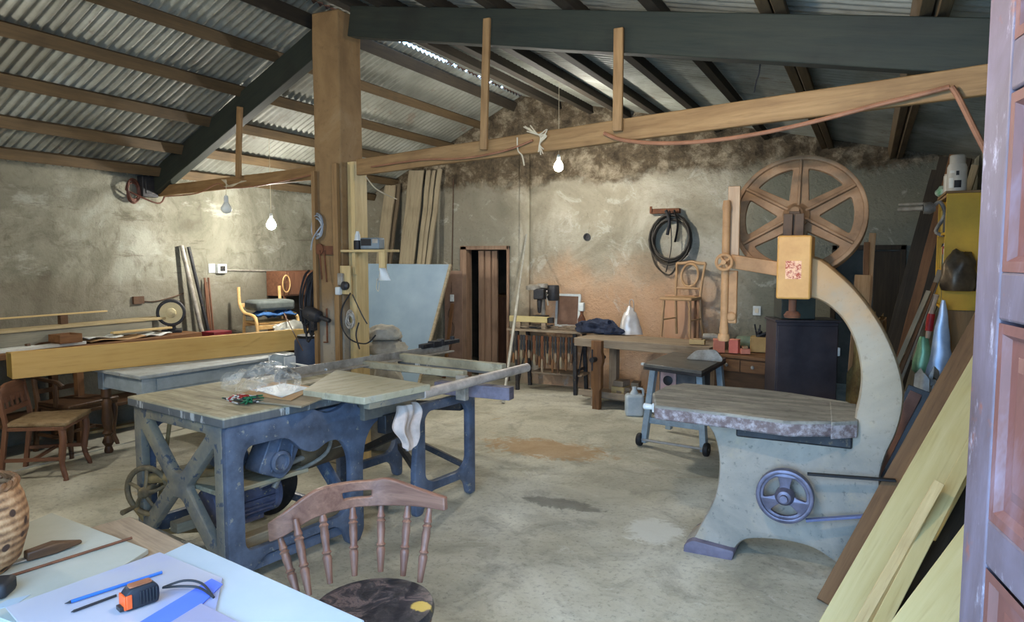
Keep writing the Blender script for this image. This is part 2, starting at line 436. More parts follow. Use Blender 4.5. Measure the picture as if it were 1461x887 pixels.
# purlins -------------------------------------------------------
def purlin(x, zf, w, h, label, m, y0=YF, y1=YB, dz=0, **k):
    zc = zf(x) - h/2 - .016 + dz
    sl = .48 if zf is roofL else -.225
    b = MB().box((0,-w/2,-h/2),(y1-y0,w/2,h/2)).jitter(.004, 2, x)
    mt = Matrix.Translation((x, y0, zc)) @ Matrix.Rotation(pi/2, 4, 'Z') @ Matrix.Rotation(atan(sl), 4, 'X')
    o = b.build('purlin', m, mtx=mt, bev=.004)
    return tag(o, label, 'roof purlin', 'roof purlins', 'structure')
pl = [(-6.78,'lowest purlin just above the left wall'),(-6.36,'second purlin up from the left wall'),(-5.88,'third purlin up from the left wall'),(-5.39,'fourth purlin up from the left wall'),(-4.88,'fifth purlin up from the left wall')]
for x, lb in pl: purlin(x, roofL, .055, .1, lb, W_purlin())
purlin(-4.4, roofL, .08, .12, 'dark purlin left of the ridge gap', W_dark())
pr = [(-3.72,'first'),(-3.28,'second'),(-2.77,'third'),(-2.25,'fourth'),(-1.67,'fifth'),(-1.12,'sixth')]
for x, w in pr: purlin(x, roofR, .06, .1, w + ' purlin down the right slope from the ridge', W_dark())
for x, lb in ((-.48,'doubled'),(.2,'lowest doubled')):
    purlin(x-.035, roofR, .055, .11, lb + ' purlin of the right slope, left half', W_purlin())
    purlin(x+.035, roofR, .055, .1, lb + ' purlin of the right slope, right half', W_purlin())
# truss ---------------------------------------------------------
def beam(name, label, p, q, w, h, m, cat='beam', up=(0,0,1), jit=.004, **k):
    L = (V(q)-V(p)).length; b = MB()
    n = max(2, int(L/.4))
    for i in range(n+1):
        x = L*i/n; b.v += [(x,-w/2,-h/2),(x,w/2,-h/2),(x,w/2,h/2),(x,-w/2,h/2)]
    for i in range(n):
        a = i*4; b.f += [(a,a+4,a+5,a+1),(a+1,a+5,a+6,a+2),(a+2,a+6,a+7,a+3),(a+3,a+7,a+4,a)]
    b.f += [(0,1,2,3),(n*4+3,n*4+2,n*4+1,n*4)]
    b.jitter(jit, 3, p[0])
    return tag(b.build(name, m, mtx=frame_x(p, q, up), bev=.006), label, cat, k.get('group'), k.get('kind'))
beam('roof_beam', 'steep dark green roof beam from the left wall up to the pillar', Xp(222,262,-6.93), Yp(478,42,4.8), .1, .24, W_green(), kind='structure')
p, q = Yp(505,32,4.42), Yp(1400,69,3.6); q2 = q + (q-p).normalized()*.42
beam('roof_beam', 'heavy dark green roof beam running right from the pillar head', p, q2, .1, .225, W_green(), kind='structure')
p = Xp(226,273,-6.95); q = Yp(458,246,4.62)
beam('tie_beam', 'thin brown tie beam between left wall and pillar', p, q, .04, .11, W_tie())
pT, qT = Yp(511,239,4.42), Yp(1400,115,3.55)
beam('tie_beam', 'long pale brown tie beam from the pillar to the right wall', pT, qT + (qT-pT).normalized()*.4, .04, .125, W_tie())
def tie_y(px):
    r = ray(px, 200); dx, dy = qT.x-pT.x, qT.y-pT.y
    s = (pT.x*r.y - pT.y*r.x) / (dy*r.x - dx*r.y); return pT.y + dy*s
for px0, y0, px1, y1, w, lb in ((695,26,690,214,.052,'left hanger post nailed between roof beam and tie beam, beside the ridge gap'), (883,40,881,187,.056,'right hanger post nailed between roof beam and long tie beam')):
    ya = tie_y(px0) - .055
    beam('hanger_post', lb, Yp(px1,y1,ya), Yp(px0,y0,ya), w, .028, W_tie(), 'post', up=(0,-1,.01), jit=.002)
beam('hanger_post', 'short hanger post between steep roof beam and tie beam left of pillar', Yp(340,254,4.76), Yp(342,152,4.66), .06, .028, W_tie(), 'post', up=(0,-1,.01))
# pillar --------------------------------------------------------
PX0, PX1, PY0, PY1 = -4.13, -3.85, 4.5, 4.78
t = NT('pillar_concrete')
n1 = t.noise(2, 6, .65, dist=.5); n3 = t.noise(20, 6, .7); x, y, z = t.xyz()
c = t.ramp(n1, [(.3, (116,90,60)), (.55, (140,112,76)), (.75, (156,132,98))])
c = t.mix(t.math('MULTIPLY', t.step(t.math('ADD', z, t.math('MULTIPLY', n1, .8)), 1.9, 1.4), .8), c, (158,150,132))
c = t.mix(t.math('MULTIPLY', t.step(n3, .55, .7), .35), c, (84,66,46))
t.bump(t.math('ADD', n1, n3), .4, .01)
b = MB()
for i in range(13):
    z = 3.72*i/12; b.v += [(PX0,PY0,z),(PX1,PY0,z),(PX1,PY1,z),(PX0,PY1,z)]
for i in range(12):
    a = i*4; b.f += [(a,a+1,a+5,a+4),(a+1,a+2,a+6,a+5),(a+2,a+3,a+7,a+6),(a+3,a,a+4,a+7)]
b.f += [(3,2,1,0),(48,49,50,51)]
b.jitter(.01, 3)
one('concrete_pillar', 'square brown concrete pillar carrying the roof beams', 'pillar', b, t.done(c, .85, 0, .25), kind='structure', bev=.012)
# back door -----------------------------------------------------
W_frame = lambda ax='Z': wood('door_frame', (120,94,74), (152,124,100), ax, .7, (70,48,34), .4)
b = MB().box((dA0-.0, YB-.03, 0), (dA0+.1, YB+.12, zA)).box((dA1-.035, YB-.03, 0), (dA1, YB+.12, zA)).box((dA0, YB-.03, zA-.05), (dA1, YB+.12, zA))
dr = empty('door_2', 'brown plank door standing half open in the back wall', 'door', (0,0,0), kind='structure')
b.build('door_frame', W_frame(), dr, bev=.004)
lx0, lx1 = Yp(681,400,YB+.1).x, Yp(705,400,YB+.1).x
b = MB()
for k in range(3):
    w = (lx1-lx0)/3; b.box((lx0+w*k+.002, YB+.13+.03*k, .01), (lx0+w*(k+1)-.002, YB+.17+.03*k, zA-.06))
b.build('door_leaf', W_frame(), dr, bev=.003)
b = MB().box((dB0, YB-.02, 0), (dB0+.05, YB+.1, zB)).box((dB1-.05, YB-.02, 0), (dB1, YB+.1, zB)).box((dB0, YB-.02, zB-.05), (dB1, YB+.1, zB))
dr = empty('door_3', 'dark doorway in the back wall behind the big band saw', 'door', (0,0,0), kind='structure')
b.build('door_frame', W_dark('Z'), dr, bev=.004)
b = MB().box((dB1-.3, YB+.02, .01), (dB1-.05, YB+.06, zB-.06))
b.build('door_leaf', W_dark('Z'), dr, bev=.003)
# entrance door leaf --------------------------------------------
F0, H0 = V((.226,1.78,0)), V((.445,.72,0))
t = NT('old_purple_brown_paint')
n1 = t.noise(3, 6, .7, t.map((1,1,.35)), .6); n2 = t.noise(16, 6, .75, t.map((1,1,.4)))
c = t.ramp(n1, [(.3, (80,64,64)), (.5, (102,90,98)), (.7, (124,114,128))])
c = t.mix(t.math('MULTIPLY', t.step(n2, .55, .68), .55), c, (188,184,196))
c = t.mix(t.math('MULTIPLY', t.step(t.noise(5, 5, .7, t.map(loc=(3,3,3))), .58, .66), .6), c, (140,80,56))
t.bump(n2, .3, .004)
M_leaf = t.done(c, .55, 0, .4)
t = NT('worn_panel_paint')
n1 = t.noise(3, 6, .7, t.map((1,1,.35)), .6)
c = t.ramp(n1, [(.3, (92,60,50)), (.5, (112,72,64)), (.7, (138,118,128))])
M_panel = t.done(c, .55, 0, .4)
LW = (F0-H0).length; LH = 2.5
lf = empty('door_1', 'weathered purple brown panelled entrance door leaf, open', 'door', kind='structure', mtx=frame_x(F0, H0))
def dpart(nm, a, b, m=M_leaf, bev=.006): return MB().box(a, b).build(nm, m, lf, bev=bev)
dpart('stile', (0,-.025,0), (.125,.025,LH)); dpart('stile', (LW-.12,-.025,0), (LW,.025,LH)); dpart('stile', (.5,-.024,.02), (.6,.024,LH-.02))
rails = [.0,.36,.74,1.125,1.62,2.06,2.4]
for z in rails: dpart('rail', (.123,-.0235,z+.005), (LW-.118,.0235,z+.1))
for z0, z1 in zip(rails[:-1], rails[1:]):
    for x0, x1 in ((.125,.5),(.6,LW-.12)):
        a, bq, c_, d = x0, x1, z0+.1, z1
        b = MB()
        for s in (-1, 1):
            o0, o1, o2 = .006, .045, .085
            ring = lambda k, dep: [(a+k, s*dep, c_+k), (bq-k, s*dep, c_+k), (bq-k, s*dep, d-k), (a+k, s*dep, d-k)]
            vs = ring(0,.022)+ring(.02,.022)+ring(.03,.008)+ring(.06,.008)+ring(.085,.017)
            fs = []
            for i in range(4):
                for k in range(4):
                    l = (k+1) % 4; fs.append((i*4+k, i*4+l, i*4+4+l, i*4+4+k))
            fs.append((16,17,18,19)); b.add(vs, fs)
        b.build('panel', M_panel, lf, smooth=False)
# camera, sky, lamps -------------------------------------------
cam = bpy.data.cameras.new('camera'); cam.sensor_width = 36; cam.lens = FPX/1461*36; cam.clip_start = .02
co = bpy.data.objects.new('camera', cam); COL.objects.link(co); co.location = (0,0,EYE); co.rotation_euler = (pi/2-PIT, 0, YAW); scn.camera = co
w = bpy.data.worlds.new('sky'); scn.world = w; w.use_nodes = True
bg = w.node_tree.nodes['Background']; bg.inputs[0].default_value = (.37,.62,1.0,1); bg.inputs[1].default_value = 7.0
la = bpy.data.lights.new('entrance_portal', 'AREA'); la.shape = 'RECTANGLE'; la.size = 2.7; la.size_y = 2.6; la.cycles.is_portal = True
lo = bpy.data.objects.new('entrance_portal', la); COL.objects.link(lo); lo.location = (-.8, YF-.25, 1.32); lo.rotation_euler = (pi/2, 0, 0)
M_bulb = emit('lit_bulb', (255,250,240), 700)
M_bulbd = emit('lit_bulb_near', (255,248,236), 420)
M_fillw = emit('added_fill_warm', (255,232,200), 560)  # for the added fill bulb inside the entrance
M_milk = paint('milk_glass', (232,236,228), (216,220,212), .3, 3, bump=0)
def bulb(name, label, p, m, wire_top, r=.05):
    e = empty(name, label, 'light bulb', p)
    MB().lathe([(.0,-r),(r*.55,-r*.86),(r*.9,-r*.45),(r,0),(r*.92,r*.4),(r*.62,r*.95),(.42*r,r*1.3)], n=20).build('bulb_glass', m, e)
    MB().lathe([(.016,r*1.25),(.02,r*1.3),(.02,r*1.3+.05),(.012,r*1.3+.065)], n=14).build('bulb_socket', P_white, e)
    MB().tube([(0,0,r*1.3+.06), V(wire_top)-V(p)], .003, 6).build('wire', P_wire, e)
    return e
pA = Dp(387,321,7.9); bulb('hanging_bulb', 'glowing white bulb hanging near the left wall', pA, M_bulb, (pA.x, pA.y, roofL(pA.x)-.02))
pB = Dp(797,238,7.7); bulb('hanging_bulb', 'glowing white bulb hanging before the back wall, above the drill press', pB, M_bulb, (pB.x, pB.y, roofR(pB.x)-.02))
pC = Yp(323,298,4.6); e_ = bulb('hanging_bulb', 'unlit milky bulb hanging from the tie beam left of the pillar', pC, M_milk, Yp(323,258,4.58), .045)
g_ = e_.children[0].data; g_.transform(Matrix.Diagonal((1.1,1.1,.95,1)))
pD = V((-5.2,1.5,2.75)); bulb('hanging_bulb', 'glowing bulb by the front wall', pD, M_bulbd, (pD.x, pD.y, roofL(pD.x)-.02), .06)
# ================================================================ combination saw machine
mA = Zp(320,595,.94); mA.z = 0
TH = radians(81.5)
mM = Matrix.Translation(mA) @ Matrix.Rotation(TH, 4, 'Z'); mI = mM.inverted()
def Lz(px, py, z): return mI @ Zp(px, py, z)          # pixel on a horizontal plane, machine coordinates
saw = empty('saw_bench', 'big blue cast iron saw and planer bench with dusty plank top', 'saw bench', mtx=mM)
# table tops
W_cross = paint('dusty_blue_iron', (138,132,112), (94,98,100), .7, 6, spots=(72,82,96), spot_lo=.56, spot_sc=12)
def slab(poly, z0, z1, nm, m, jit=.004, bev=.008, label=None):
    b = MB(); n = len(poly)
    b.prism([(p[0],p[1],z0) for p in poly], (0,0,z1-z0)); o = b.build(nm, m, saw, bev=bev)
    if label: o['label'] = label
    return o
t = NT('scuffed_table')
n1 = t.noise(2.5, 6, .65, t.map((8,1,1))); n2 = t.noise(14, 6, .7); x, y, z = t.xyz()
c = t.ramp(n1, [(.28, (116,112,94)), (.5, (158,152,126)), (.72, (188,182,156))])
c = t.mix(t.math('MULTIPLY', t.step(n2, .5, .72), .5), c, (92,86,68))
c = t.mix(t.math('MULTIPLY', t.step(z, .932, .926), .8), c, t.mix(t.step(t.noise(9, 5, .7, t.map((1,1,.2))), .56, .62), (70,78,90), (186,190,190)))
t.bump(t.math('ADD', n1, n2), .35, .004); M_stop = t.done(c, .7)
slab([(-.02,-.02),(.74,-.02),(.74,.5),(.74,.95),(-.02,.95)], .885, .94, 'table_top', M_stop)
slab([(.745,.42),(1.3,.42),(1.3,.9),(.745,.9)], .9, .94, 'table_top', M_stop)
S = [Lz(432,556,.985), Lz(520,567,.985), Lz(614,548,.985), Lz(480,527,.985)]
t = NT('sliding_top_paint'); n1 = t.noise(3, 6, .65, t.map((1,5,1))); n2 = t.noise(18,5,.7)
c = t.ramp(n1, [(.3, (146,142,118)), (.55, (176,172,146)), (.75, (158,162,156))]); c = t.mix(t.math('MULTIPLY', t.step(n2,.55,.7),.4), c, (104,98,80)); t.bump(n2,.2,.003)
M_slide = t.done(c, .6)
slab(S, .945, .985, 'sliding_top', M_slide, bev=.004)
b = MB()
inner = [(p*1.0) for p in S]
b.bar(S[1]+V((.04,.03,-.05)), S[2]+V((-.04,.03,-.05)), .05, .05).bar(S[0]+V((.06,-.05,-.055)), S[3]+V((-.06,-.03,-.055)), .05, .05)
for k in (.2,.5,.8):
    b.bar((S[1].lerp(S[2],k)+V((0,.05,-.05))), (S[0].lerp(S[3],k)+V((0,-.05,-.05))), .03, .04)
b.build('carriage_frame', W_cross, saw, bev=.003)
# side frame near the camera side: cast plate with saddle, arched window and two legs
def casting(u, v): return (u, v)
ox = [(.0,.0),(.1,.0),(.15,.1),(.22,.15),(.7,.15),(.76,.1),(.80,.0),(.88,.0),(.92,.06),(.92,.5),(.945,.62),(1.0,.7),(1.1,.745),(1.1,.8),(.9,.82),(.86,.885),(.80,.885),(.74,.85),(.66,.84),(.58,.87),(.55,.885),(0,.885)]
wi = fillet([(.1,.2),(.76,.2),(.82,.3),(.82,.55),(.76,.66),(.66,.68),(.56,.63),(.47,.66),(.38,.76),(.13,.76),(.1,.7)], [.06,.05,.06,.09,.08,.08,.1,.08,.08,.06,.05], 5)
UZ = Matrix(((1,0,0,0),(0,0,-1,0),(0,1,0,0),(0,0,0,1)))
def plateU(v, out, holes, t, nm, m=P_blue, bev=.006):
    return MB().plate(out, holes, t, Matrix.Translation((0,v,0)) @ UZ, bev).build(nm, m, saw)
VZ = Matrix(((0,0,1,0),(1,0,0,0),(0,1,0,0),(0,0,0,1)))
def plateV(u, out, holes, t, nm, m=P_blue, bev=.006):
    return MB().plate(out, holes, t, Matrix.Translation((u,0,0)) @ VZ, bev).build(nm, m, saw)
so = fillet(ox, .03, 3)
plateU(.02, so, [wi], .045, 'side_frame'); plateU(.9, so, [wi], .045, 'side_frame')
# crossed end frame
eo = [(.03,0),(.09,0),(.11,.08),(.2,.12),(.74,.12),(.83,.08),(.85,0),(.91,0),(.91,.885),(.03,.885)]
cx, cz, hw = .47, .5, .05
def tri(pts): return fillet(pts, .025, 4)
h = [tri([(.16,.83),(.78,.83),(.51,.57),(.43,.57)]), tri([(.16,.17),(.43,.43),(.51,.43),(.78,.17)]), tri([(.1,.23),(.1,.77),(.38,.5)]), tri([(.84,.23),(.56,.5),(.84,.77)])]
plateV(.02, fillet(eo, .02, 3), h, .05, 'cross_frame', W_cross)
plateV(.9, fillet(eo, .02, 3), h, .04, 'cross_frame')
for z in (.1, .83): MB().box((.05,.03,z-.03), (.86,.09,z+.03)).build('stretcher', P_blue, saw, bev=.004)
# second outrigger frame
o2 = fillet([(1.36,0),(1.43,0),(1.47,.1),(1.53,.14),(1.84,.14),(1.9,.1),(1.93,0),(2.0,0),(2.0,.76),(1.38,.76),(1.38,.5),(1.36,.3)], .025, 3)
w2 = fillet([(1.46,.24),(1.54,.2),(1.86,.2),(1.925,.26),(1.925,.64),(1.87,.7),(1.5,.7),(1.46,.66)], .05, 4)
plateU(-.0, o2, [w2], .05, 'outrigger_frame'); plateU(.75, o2, [w2], .05, 'outrigger_frame')
b = MB()
b.bar((1.42,.02,.62), (1.6,.72,.3), .05, .05).bar((1.95,.02,.2), (1.6,.5,.5), .04, .04).bar((1.9,.02,.66),(1.75,.72,.62),.05,.06).bar((1.42,.02,.3),(1.95,.7,.24),.04,.05)
b.build('brace', P_iron, saw, bev=.004)
b = MB().bar((1.05,-.03,.70), (1.38,.0,.70), .07, .12); b.build('coupling_bar', P_iron, saw, bev=.006)
b = MB().bar((1.02,.0,.79),(1.06,.9,.79),.09,.12).bar((.9,-.01,.8),(1.36,-.01,.8),.06,.1); b.build('bed_rail', paint('dusty_rail', (120,116,104), (84,84,84), .7, 9), saw, bev=.006)
# fence angle, tubes and cross bars of the sliding carriage
f0, f1 = Lz(392,535,.975), Lz(640,495,.975)
b = MB().bar(f0, f1, .012, .06).bar(f0+V((0,-.03,-.03)), f1+V((0,-.03,-.03)), .07, .012); b.build('fence_rail', P_steel, saw, bev=.002)
b = MB().bar(f0.lerp(f1,.8)+V((0,.0,.04)), f1+V((.12,.0,.045)), .05, .035).lathe([(.03,0),(.035,.02),(.03,.05)], f1+V((-.1,0,.03)), (0,0,1), 12).lathe([(.02,0),(.02,.06)], f1+V((.05,0,.03)), (0,0,1), 12).box(tuple(f1+V((-.22,-.03,.02))), tuple(f1+V((-.12,.04,.07)))); b.build('fence_stop', P_iron, saw, bev=.003)
t0, t1 = Lz(602,562,.93), Lz(752,524,.93)
MB().tube([t0, t1], .032, 18).build('guide_tube', paint('dusty_tube', (206,196,184), (160,150,140), .55, 10, .1), saw)
def cb(a, bb, w, h, nm, m): MB().bar(a, bb, w, h).build(nm, m, saw, bev=.004)
M_barw = wood('scuffed_bar', (150,144,120), (188,182,160), 'X', .7, (96,90,74), .5)
cb(Lz(520,519,.95), Lz(664,534,.95), .05, .05, 'cross_bar', M_stop)
cb(Lz(573,511,.95), Lz(719,527,.95), .06, .08, 'cross_bar', M_stop)
cb(Lz(592,515,.95)+V((.25,.2,-.02)), Lz(690,524,.95)+V((.2,.2,-.02)), .04, .04, 'cross_bar', P_iron)
g = Lz(661,545,.92); MB().box((g.x-.02,g.y-.03,.80),(g.x+.02,g.y+.05,.965)).build('bracket', P_steel, saw, bev=.003)
g0, g1 = Lz(655,556,.84), Lz(730,561,.84); cb(g0+V((0,.2,0)), g1, .08, .085, 'carriage_beam', paint('grey_violet_paint', (124,120,134), (84,80,88), .6, 8))
q = Lz(402,520,.93)
MB().lathe([(0,0),(.05,0),(.052,.01),(.052,.16),(.05,.17),(0,.17)], (q.x,q.y+.08,.96), (0,-1,0), 20).build('feed_roller', P_grey, saw)
MB().box((q.x-.05,q.y-.105,.9),(q.x+.05,q.y-.092,1.0)).build('roller_plate', P_white, saw, bev=.003); MB().box((q.x-.05,q.y+.082,.9),(q.x+.05,q.y+.095,1.0)).build('roller_plate', P_white, saw, bev=.003)
MB().box((q.x-.06,.9,.86),(q.x+.06,q.y+.1,.9)).build('roller_arm', P_blue, saw, bev=.003)
MB().tube([(q.x,q.y-.1,.95), Lz(466,527,.96)], .008, 8).build('roller_rod', P_white, saw)
# planer cutter guard and blade half
c0 = Lz(408,541,.945)
MB().lathe([(.0,0),(.085,0),(.09,.006),(.085,.012),(0,.012)], (c0.x,c0.y-.006,.935), (0.05,1,0), 32).build('saw_blade', P_iron, saw)
# motor, bearing box, shelf, belt guard
mt = MB(); mc = V((.33,.42,.34)); 
for k in range(18):
    a = 2*pi*k/18; mt.bar(mc+V((-.17,cos(a)*.115,sin(a)*.115)), mc+V((.17,cos(a)*.115,sin(a)*.115)), .012, .022, up=(0,cos(a),sin(a)))
mt.lathe([(.0,-.2),(.1,-.2),(.112,-.18),(.112,.18),(.125,.19),(.125,.22),(.06,.25),(0,.25)], mc, (1,0,0), 28); mt.box((.2,.36,.2),(.46,.48,.24)).box((.26,.28,.37),(.4,.36,.46))
mt.build('motor', paint('motor_grey_blue', (96,100,124), (66,68,86), .6, 9, spots=(150,140,104), spot_lo=.6), saw)
MB().box((.06,.14,.475),(.62,.8,.5)).build('motor_shelf', W_dust(), saw, bev=.004)
MB().box((.06,.1,.17),(.86,.18,.23)).box((.06,.6,.17),(.86,.68,.23)).build('base_rail', W_grey(), saw, bev=.004)
bx = MB().plate(fillet([(-.1,-.13),(.07,-.13),(.11,-.06),(.11,.16),(-.02,.2),(-.1,.1)], .025, 3), [], .14, Matrix.Translation((.4,.17,.64)) @ UZ @ Matrix.Rotation(-.45,4,'Z'), .008)
bx.lathe([(.062,0),(.065,.02),(.045,.03),(.04,.01),(0,.01)], (.39,.1,.6), (0,-1,0), 24)
bx.lathe([(.0,0),(.07,0),(.085,.05),(.085,.17),(.0,.17)], (.26,.3,.62), (0,1,0), 20).bar((.46,.098,.58),(.49,.098,.75),.02,.012).bar((.33,.098,.55),(.41,.098,.74),.02,.012)
bx.build('bearing_box', P_blue, saw, bev=.003)
MB().lathe([(0,0),(.11,0),(.125,.02),(.125,.42),(.11,.44),(0,.44)], (.6,.3,.56), (1,.12,0), 24).build('cutter_drum', paint('drum_brown', (110,92,66), (76,64,50), .7, 8), saw)
MB().tube(smooth_poly([(.42,.2,.42),(.5,.2,.52),(.62,.2,.55),(1.1,.25,.55)], 5, False), .018, 10).tube(smooth_poly([(.3,.16,.47),(.6,.16,.5),(.78,.16,.56),(.82,.16,.7)], 5, False), .012, 8).build('guard_pipe', P_steel, saw)
MB().lathe([(.0,-.02),(.17,-.02),(.18,-.015),(.18,.015),(.17,.02),(0,.02)], (.66,.55,.3), (0,1,0), 32).build('belt_pulley', P_iron, saw)
# handwheel on the left corner
hc = mI @ Dp(211,700,3.95); 
hwb = MB(); ax = V((-1,-.45,0)).normalized(); hwb.ring(hc, ax, .135, .016, 36, 10)
a1 = ax.cross(V((0,0,1))).normalized(); a2 = V((0,0,1))
for k in range(5):
    a = 2*pi*k/5+.3; hwb.tube(smooth_poly([hc + ax*.03, hc + (a1*cos(a+.15)+a2*sin(a+.15))*.07 + ax*.02, hc + (a1*cos(a)+a2*sin(a))*.135], 3, False), .01, 8)
hwb.lathe([(.03,-.04),(.032,.04),(.02,.06),(0,.06)], hc, ax, 16).tube([hc - ax*.03, hc - ax*.3], .014, 8).tube([hc+(a1*.09-a2*.1), hc+(a1*.09-a2*.1)+ax*.1], [.012,.016], 8)
hwb.build('hand_wheel', paint('dusty_iron', (128,116,88), (78,72,60), .7, 10, .2), saw)
MB().tube([(.02,.8,.47),(.12,.55,.5),(.3,.4,.52)], [.03,.034,.03], 12).tube([(.1,.86,.3),(.1,.7,.84)], .012, 8).tube([(-.04,.86,.3),(.06,.86,.12),(.3,.7,.1)], .016, 8).build('lever_rods', paint('dusty_rod', (150,128,84), (112,92,60), .7, 10), saw)
# rag hanging off the bed
rg = MB(); r0 = mI @ Dp(578,590,4.15)
def ragf(u, v):
    w = .085 + .02*sin(v*5) - .05*max(0, v-.75)
    return r0 + V(((u-.5)*2*w + .015*sin(v*9), -.02 + .018*sin(u*9+v*3) + .012*sin(u*17), .06 - v*.25 - .04*sin(u*3.0)*v))
rg.grid(ragf, 14, 14)
def pos_w(v): return mM @ V(v)
rag = one('rag', 'pale dirty rag hanging from the saw bench rail', 'rag', rg, paint('rag_cloth', (206,192,182), (172,160,150), .9, 8), solid=.004, mtx=mM, sub=1)
# things lying on the machine
pb = MB(); c0 = mI @ Zp(392,566,.945)
def stack(nm, lb, cat, quad, z0, z1, m, **k):
    q = [Zp(x, y, z0) for x, y in quad]
    o = MB().prism([(p.x,p.y,z0) for p in q], (0,0,z1-z0)).build(nm, m, bev=.002)
    return tag(o, lb, cat, k.get('group'))
stack('board_offcut', 'thin grey board lying on the saw bench top, under the brown envelope', 'board', ((330,571),(430,582),(474,564),(395,548)), .942, .953, W_grey())
stack('envelope', 'brown paper envelope lying on the saw bench top', 'envelope', ((345,562),(415,572),(452,553),(392,545)), .954, .96, paint('kraft', (176,146,106), (160,130,92), .8, 6))
stack('paper_sheet', 'white paper sheet lying on the brown envelope', 'paper', ((362,556),(402,567),(441,553),(405,547)), .961, .963, P_lam)
cb_ = MB(); cc = Zp(348,575,.942); random.seed(3)
for k in range(7):
    pts = [cc + V((random.uniform(-.1,.1), random.uniform(-.07,.07), .008 + .035*random.random())) for _ in range(7)]
    cb_.tube(smooth_poly(pts, 6, False), .0045, 6)
t = NT('mixed_cable'); c = t.ramp(t.noise(9, 2, .5), [(.36, (24,96,62)), (.46, (30,34,40)), (.55, (196,196,188)), (.62, (150,44,40)), (.7, (30,30,34))], 'CONSTANT'); M_cab = t.done(c, .5)
one('cable_tangle', 'tangle of green, black and red cables on the saw bench corner', 'cables', cb_, M_cab)
# crumpled clear plastic bag
pbg = MB(); c0 = Zp(372,556,.945)
def bagf(u, v):
    th = 2*pi*u; ph = v*pi*.5
    r = .2*(cos(ph)**.7 if cos(ph) > 0 else 0) + .012
    p = V((cos(th)*r*1.15, sin(th)*r*.8, .005 + .125*sin(ph)))
    n = mnoise.noise_vector(p*9 + V((3,1,0)))*.05 + mnoise.noise_vector(p*24)*.018
    p = p + n; p.z = max(p.z, .008) + .06*max(0, mnoise.noise(p*7+V((0,4,0))))
    return c0 + V((p.x - .04*v, p.y + .12*v, p.z))
pbg.grid(bagf, 40, 14)
one('plastic_bag', 'crumpled clear plastic bag lying on the saw bench top', 'plastic bag', pbg, clear('clear_film', (214,216,208), .34, .38), ang=25)

# ================================================================ band saw
BY = 4.12
bs = empty('band_saw', 'huge cast iron band saw, grey base, dusty orange wheel and neck with painted glow', 'band saw', (-.4,BY,0))
def B(px, py, y=BY):
    p = Yp(px, py, y); return (p.x+.4, p.z)
t = NT('band_saw_casting')
x, y, z = t.xyz(); n1 = t.noise(1.6, 6, .65, dist=.5); n2 = t.noise(26, 6, .72); n3 = t.noise(6, 6, .7)
c = t.ramp(n1, [(.3, (118,120,114)), (.5, (152,146,134)), (.7, (176,168,154))])
c = t.mix(t.math('MULTIPLY', t.step(n3, .54, .68), .4), c, (176,160,132))
c = t.mix(t.math('MULTIPLY', t.step(n2, .56, .66), .6), c, (84,88,84))
hgt = t.math('ADD', z, t.math('MULTIPLY', n3, .5))  # warm glow painted into the casting colour, stronger with height
c = t.mix(t.math('MULTIPLY', t.step(hgt, .8, 1.35), .35), c, (190,168,128))
c = t.mix(t.math('MULTIPLY', t.step(hgt, 1.5, 1.95), .8), c, (196,148,92))
t.bump(t.math('ADD', n2, n3), .3, .006); M_cast = t.done(c, .65, 0, .3)
t = NT('glow_tinted_iron'); n1 = t.noise(5, 6, .65); n2 = t.noise(20, 5, .7)
c = t.ramp(n1, [(.3, (140,102,66)), (.55, (182,136,90)), (.75, (204,162,114))]); c = t.mix(t.math('MULTIPLY', t.step(n2, .56, .7), .4), c, (104,74,48)); t.bump(n2, .3, .004)
M_orange = t.done(c, .65, 0, .3)  # warm glow painted into the base colour of the guide parts
out = [(1110,372),(1160,366),(1196,390),(1228,422),(1256,462),(1274,498),(1285,530),(1290,562),(1287,592),(1278,622),(1264,652),(1256,690),(1262,760),(1270,806)]
bot = [(1212,818),(1186,800),(1165,786),(1140,777),(1112,772),(1082,770),(1062,772),(1050,782),(1042,796)]
ft = [(1020,799),(978,790),(977,772),(990,764)]
lf_ = [(1002,742),(1016,716),(1023,690),(1025,660),(1022,636),(1016,618),(1008,606),(1010,596)]
inn = [(1100,614),(1204,610),(1221,588),(1228,545),(1226,515),(1219,487),(1206,461),(1190,443),(1172,430),(1150,424),(1110,424)]
O = []
for seg in (out, bot): O += [tuple(v) for v in smooth_poly([V((*B(*p),0)) for p in seg], 4, False)]
O += [(*B(*p),0) for p in ft]
for seg in (lf_, inn): O += [tuple(v) for v in smooth_poly([V((*B(*p),0)) for p in seg], 4, False)]
MB().plate([p[:2] for p in O], [], .26, Matrix.Translation((0,.13,0)) @ XZ, .03).build('frame', M_cast, bs)
# foot plate
fp = [B(977,789),B(1046,797),B(1050,782),B(990,766),B(978,772)]
MB().plate(fillet(fp,.02,3), [], .34, Matrix.Translation((0,.12,0)) @ XZ, .01).build('foot', paint('violet_grey_iron', (112,106,122), (84,80,92), .6, 8), bs)
# box under the wheel with its paper note
q0, q1 = B(1110,336,BY-.07), B(1156,427,BY-.07)
MB().box((q0[0],-.09,q1[1]),(q1[0],.16,q0[1])).build('bearing_housing', W_honey('Z') if False else paint('orange_box', (210,156,84), (188,132,66), .55, 5), bs, bev=.01)
n0, n1_ = B(1121,372,BY-.09), B(1143,398,BY-.09)
t = NT('old_note'); c = t.ramp(t.noise(60, 4, .7), [(.4, (168,70,44)), (.5, (226,168,132)), (.6, (236,190,140))]); M_note = t.done(c, .7)
MB().box((n0[0],-.0925,n1_[1]),(n1_[0],-.0905,n0[1])).build('paper_note', M_note, bs)
